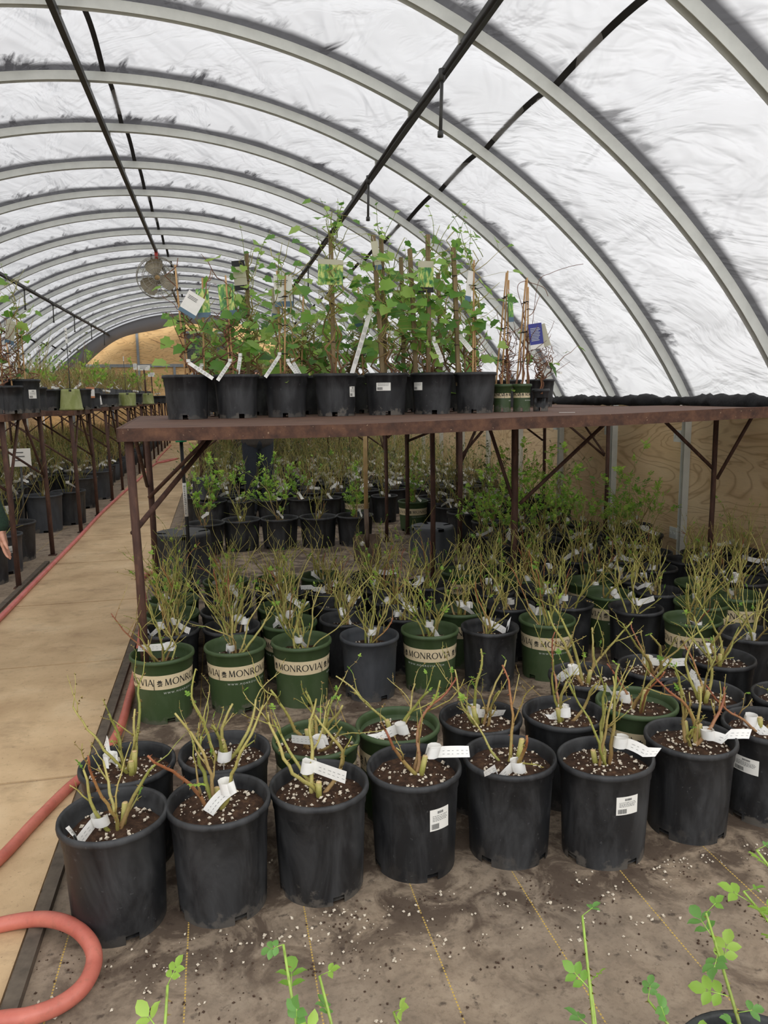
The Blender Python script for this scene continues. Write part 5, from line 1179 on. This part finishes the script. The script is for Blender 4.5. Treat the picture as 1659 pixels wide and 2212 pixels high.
g = MB(); g.tube([fc + Vector((0, .13, 0)), fc + Vector((0, .13, .36)), Vector((0, .1, 0))], .012, 8); g.tube([fc + Vector((-.09, .1, .42)), fc + Vector((-.09, .1, .2))], .02, 6); g.build('bracket', M['dark_pipe'], root)
g = MB(); g.tube([Vector((0, .02, -.10)), Vector((0, .02, .03))], .03, 10); g.build('cap', M['red_enamel'], root)
g = MB()
for i in range(14): g.tube([Vector((.02 + .009 * i, .03, -.06 - .02 * i)) + Vector((.008 * math.cos(t), (.008 * math.sin(t)) * (i % 2), .008 * math.sin(t) * ((i + 1) % 2))) for t in [j / 6 * 2 * PI for j in range(7)]], .003, 4)
g.build('chain', M['galvanised'], root)
def irrigation(label, X, Z, drops):
    root = thing('irrigation_pipe', label, 'pipe', (X, 0, Z)); g = MB(); pts = []
    y = YFRONT + .2
    while y < 25.8: pts.append(Vector((.012 * math.sin(y * 1.7), y, -.012 * abs(math.sin(y * 2.1))))); y += .3
    g.tube(pts, .014, 8); g.build('supply_line', M['strap_black'], root)
    for y in drops:
        g = MB(); g.tube([Vector((0, y, .02)), Vector((0, y, -.05))], .022, 8); g.tube([Vector((0, y, -.04)), Vector((-.01, y, -.36))], .0115, 8); g.tube([Vector((-.01, y, -.35)), Vector((-.011, y, -.385))], .019, 8); g.build('drop_pipe', M['dark_pipe'], root)
irrigation('black irrigation line with drop pipes along right purlin', 1.485, 3.50, (4.95, 7.35, 9.8, 12.2, 14.6, 17.1, 19.5, 22))
irrigation('black irrigation line with drop pipes along left purlin', -3.21, 3.42, (9.9, 12.3, 14.7, 17.1, 19.5, 22, 24.4))
# shovel leaning on the bench behind
YS_ = 6.46; root = thing('shovel', 'square bladed shovel with wooden handle leaning under the centre bench', 'shovel', (1.235, YS_, 0)); off = Vector(root.location)
g = MB(); g.tube([Vector((0, -.01, .44)), Vector((.002, .0, .9)), Vector((.006, .0, 1.30))], [.019, .0185, .017], 12); g.build('handle', M['pale_wood'], root)
g = MB(); g.tube([Vector((0, -.05, .16)), Vector((0, -.03, .24)), Vector((0, -.01, .5))], [.012, .02, .022], 12); g.build('socket', M['steel_blade'], root)
g = MB(); prof = [(-.115, .275), (.115, .275), (.125, .05), (.07, .012), (0, .004), (-.07, .012), (-.125, .05)]
for k in range(2): g.v += [(x_, -.045 - .02 * (1 - (x_ / .125) ** 2) + k * .006 + (.02 if z_ > .2 else -.01), z_) for x_, z_ in prof]; g.c += [(1, 1, 1, 1)] * 7
g.f += [tuple(range(7)), tuple(range(13, 6, -1))] + [(i, (i + 1) % 7, 7 + (i + 1) % 7, 7 + i) for i in range(7)]; b_ = g.build('blade', M['steel_blade'], root, False)
g = MB(); g.tube([Vector((-.05, -.058, .20)), Vector((-.05, -.062, .20))], .022, 20); g.build('price_disc', M['label_white'], root)
# watering wand by the upturned pot
pa, pb = at_Y(410, 1190, 5.9), at_Y(391, 950, 5.95); pa.z = 0; root = thing('watering_wand', 'black pole tool with white label and green collar beside the upturned pot', 'pole', tuple(pa))
d = pb - pa; g = MB(); g.tube([Vector((0, 0, 0)), d * .5, d], .0135, 10); g.build('pole', M['wire_black'], root)
g = MB(); g.tube([d * .985 + Vector((0, 0, 0)), d * 1.0], .042, 18); g.build('collar', M['green_grip'], root)
g = MB(); g.tube([d * .50, d * .72], .0150, 12); o = g.build('pole_label', M['label_white'], root); g = MB(); rnd = random.Random(4)
for k in range(16): c = d * (.52 + .012 * k); g.box((c.x - .008, c.y - .0165, c.z - .003), (c.x + rnd.uniform(-.002, .009), c.y - .0145, c.z + .003))
g.build('label_print', M['label_ink'], o, False)

# ------------------------------------------------------------------ people
def cap(g, a, b, ra, rb, n_=10):
    a, b = Vector(a), Vector(b); d = (b - a).normalized() if (b - a).length > 1e-6 else Vector((0, 0, 1)); pts = []; rs = []
    for t in (-1, -.8, -.45, 0): pts.append(a + d * ra * t); rs.append(ra * math.sqrt(max(.02, 1 - t * t)))
    for t in (0, .45, .8, 1): pts.append(b + d * rb * t); rs.append(rb * math.sqrt(max(.02, 1 - t * t)))
    g.tube(pts, rs, n_)
def ell(g, c, r, R_=None, n_=14):
    o = len(g.v); c = Vector(c)
    for i in range(n_ + 1):
        ph = PI * i / n_
        for j in range(n_):
            a = 2 * PI * j / n_; v = Vector((r[0] * math.sin(ph) * math.cos(a), r[1] * math.sin(ph) * math.sin(a), r[2] * math.cos(ph))); g.v.append(tuple(c + (R_ @ v if R_ else v))); g.c.append((1, 1, 1, 1))
    for i in range(n_):
        for j in range(n_): a, b = o + i * n_ + j, o + i * n_ + (j + 1) % n_; g.f.append((a, a + n_, b + n_, b))
def fuse(o, vox, sm=4):
    r = o.modifiers.new('fuse', 'REMESH'); r.mode = 'VOXEL'; r.voxel_size = vox; r.use_smooth_shade = True
    s_ = o.modifiers.new('soft', 'SMOOTH'); s_.factor = .5; s_.iterations = sm
def person(label, loc, rz, H, top_mat, arms, hand_detail, vox):
    """standing figure facing local -Y; arms = [(elbow, wrist, finger_dir)] for left(-x) and right(+x)"""
    root = thing('person', label, 'person', loc, rz); k = H / 1.76; S = lambda *p: Vector(p) * k
    b = MB(); hd = S(0, -.01, 1.64)
    ell(b, hd, (.075 * k, .095 * k, .115 * k)); ell(b, hd + S(0, -.03, -.06), (.055 * k, .065 * k, .055 * k)); cap(b, hd + S(0, -.098, -.002), hd + S(0, -.108, -.03), .012 * k, .017 * k)
    ell(b, hd + S(0, -.088, -.068), (.026 * k, .014 * k, .010 * k))
    for s_ in (-1, 1): ell(b, hd + S(s_ * .078, .012, -.01), (.012 * k, .024 * k, .034 * k)); ell(b, hd + S(s_ * .032, -.088, .018), (.014 * k, .010 * k, .008 * k))
    cap(b, S(0, .02, 1.42), S(0, .005, 1.56), .058 * k, .052 * k)
    cap(b, S(0, 0, .98), S(0, .005, 1.34), .135 * k, .15 * k)
    for s_ in (-1, 1):
        cap(b, S(s_ * .09, 0, .90), S(s_ * .10, -.005, .50), .085 * k, .055 * k); cap(b, S(s_ * .10, -.005, .50), S(s_ * .105, .01, .09), .055 * k, .038 * k); cap(b, S(s_ * .105, .03, .05), S(s_ * .115, -.13, .04), .036 * k, .03 * k)
    jk = MB(); cap(jk, S(-.055, .0, .95), S(-.06, .005, 1.33), .15 * k, .14 * k); cap(jk, S(.055, 0, .95), S(.06, .005, 1.33), .15 * k, .14 * k); cap(jk, S(-.17, .01, 1.40), S(.17, .01, 1.40), .075 * k, .075 * k)
    for s_, (el, wr, fd) in zip((-1, 1), arms):
        sh, el, wr, fd = S(s_ * .20, .01, 1.41), Vector(el) * k, Vector(wr) * k, Vector(fd).normalized()
        cap(b, sh, el, .045 * k, .038 * k); cap(b, el, wr, .038 * k, .026 * k)
        cuff = wr.lerp(el, .10); cap(jk, sh, el, .068 * k, .06 * k); cap(jk, el, cuff, .06 * k, .052 * k); cap(jk, cuff + (el - wr).normalized() * .01, cuff, .054 * k, .05 * k)
        # hand: palm, four bent fingers of unequal length, thumb from the side of the palm
        side = Vector((0, -1, 0)); side = (side - fd * side.dot(fd)).normalized(); pn = fd.cross(side) * s_   # palm normal
        pl = wr + fd * .085 * k
        for t in (-1, -.33, .33, 1): cap(b, wr + side * t * .014 * k + fd * .01, pl + side * t * .030 * k, .015 * k, .0125 * k, 8)
        for t, L_ in ((1, .068), (.36, .078), (-.34, .072), (-1, .056)):
            q0 = pl + side * t * .029 * k; cu = .35; d1 = (fd + pn * -.25 * cu + side * t * .06).normalized(); q1 = q0 + d1 * L_ * .45 * k; d2 = (fd - pn * .75 * cu).normalized(); q2 = q1 + d2 * L_ * .32 * k; d3 = (fd - pn * 1.4 * cu).normalized(); q3 = q2 + d3 * L_ * .25 * k
            cap(b, q0, q1, .0098 * k, .0088 * k, 8); cap(b, q1, q2, .0086 * k, .0078 * k, 8); cap(b, q2, q3, .0078 * k, .0062 * k, 8)
        t0 = wr + fd * .028 * k + side * .018 * k; t1 = t0 + (side * .8 + fd * .75 - pn * .35).normalized() * .042 * k; t2 = t1 + (side * .25 + fd * 1 - pn * .3).normalized() * .03 * k; t3 = t2 + (fd - pn * .3 - side * .05).normalized() * .022 * k
        cap(b, t0, t1, .0155 * k, .012 * k, 8); cap(b, t1, t2, .0115 * k, .010 * k, 8); cap(b, t2, t3, .0098 * k, .0075 * k, 8)
    fuse(b.build('body', M['skin'], root), vox, 3); fuse(jk.build('jacket', M[top_mat], root), .012, 5)
    tr = MB(); cap(tr, S(-.06, 0, .93), S(.06, 0, .93), .135 * k, .135 * k)
    for s_ in (-1, 1): cap(tr, S(s_ * .088, 0, .90), S(s_ * .10, -.005, .50), .108 * k, .082 * k); cap(tr, S(s_ * .10, -.005, .50), S(s_ * .105, .01, .075), .082 * k, .072 * k)
    fuse(tr.build('trousers', M['jeans'], root), .012, 4)
    h = MB(); ell(h, hd + S(0, .018, .028), (.083 * k, .094 * k, .103 * k)); ell(h, hd + S(0, .06, -.03), (.07 * k, .05 * k, .075 * k)); h.build('hair', M['hair_brown'], root)
    for s_ in (-1, 1):
        q_ = MB(); ell(q_, S(s_ * .112, -.05, .045), (.05 * k, .145 * k, .045 * k)); cap(q_, S(s_ * .105, .02, .05), S(s_ * .105, .015, .12), .052 * k, .05 * k); q_.v = [(x_, y_, max(z_, .001)) for x_, y_, z_ in q_.v]; fuse(q_.build('shoe', M['shoe_dark'], root), .01, 2)
person('person in dark jeans standing behind the centre bench, mostly hidden by vines', (.465, 9.5, .0), .15, 1.80, 'shirt_grey', [((-.27, .03, 1.14), (-.13, -.24, 1.16), (.3, -1, .1)), ((.27, .03, 1.14), (.13, -.24, 1.18), (-.3, -1, .1))], False, .010)
# visitor at the left edge: only the sleeve and hand reach into view
LX, LY = -1.48, 4.20
hw = at_Y(3, 1146, LY); wl = Vector((hw.x - LX, hw.y - LY, hw.z)) / (1.74 / 1.76)
person('person in dark green fleece at left edge, only sleeve and hand in view', (LX, LY, .008), 0, 1.74, 'fleece_green', [((-.30, .03, 1.12), (-.30, -.05, .88), (0, -.1, -1)), ((.265, .03, 1.10), tuple(wl), (.12, -.1, -1))], True, .005)
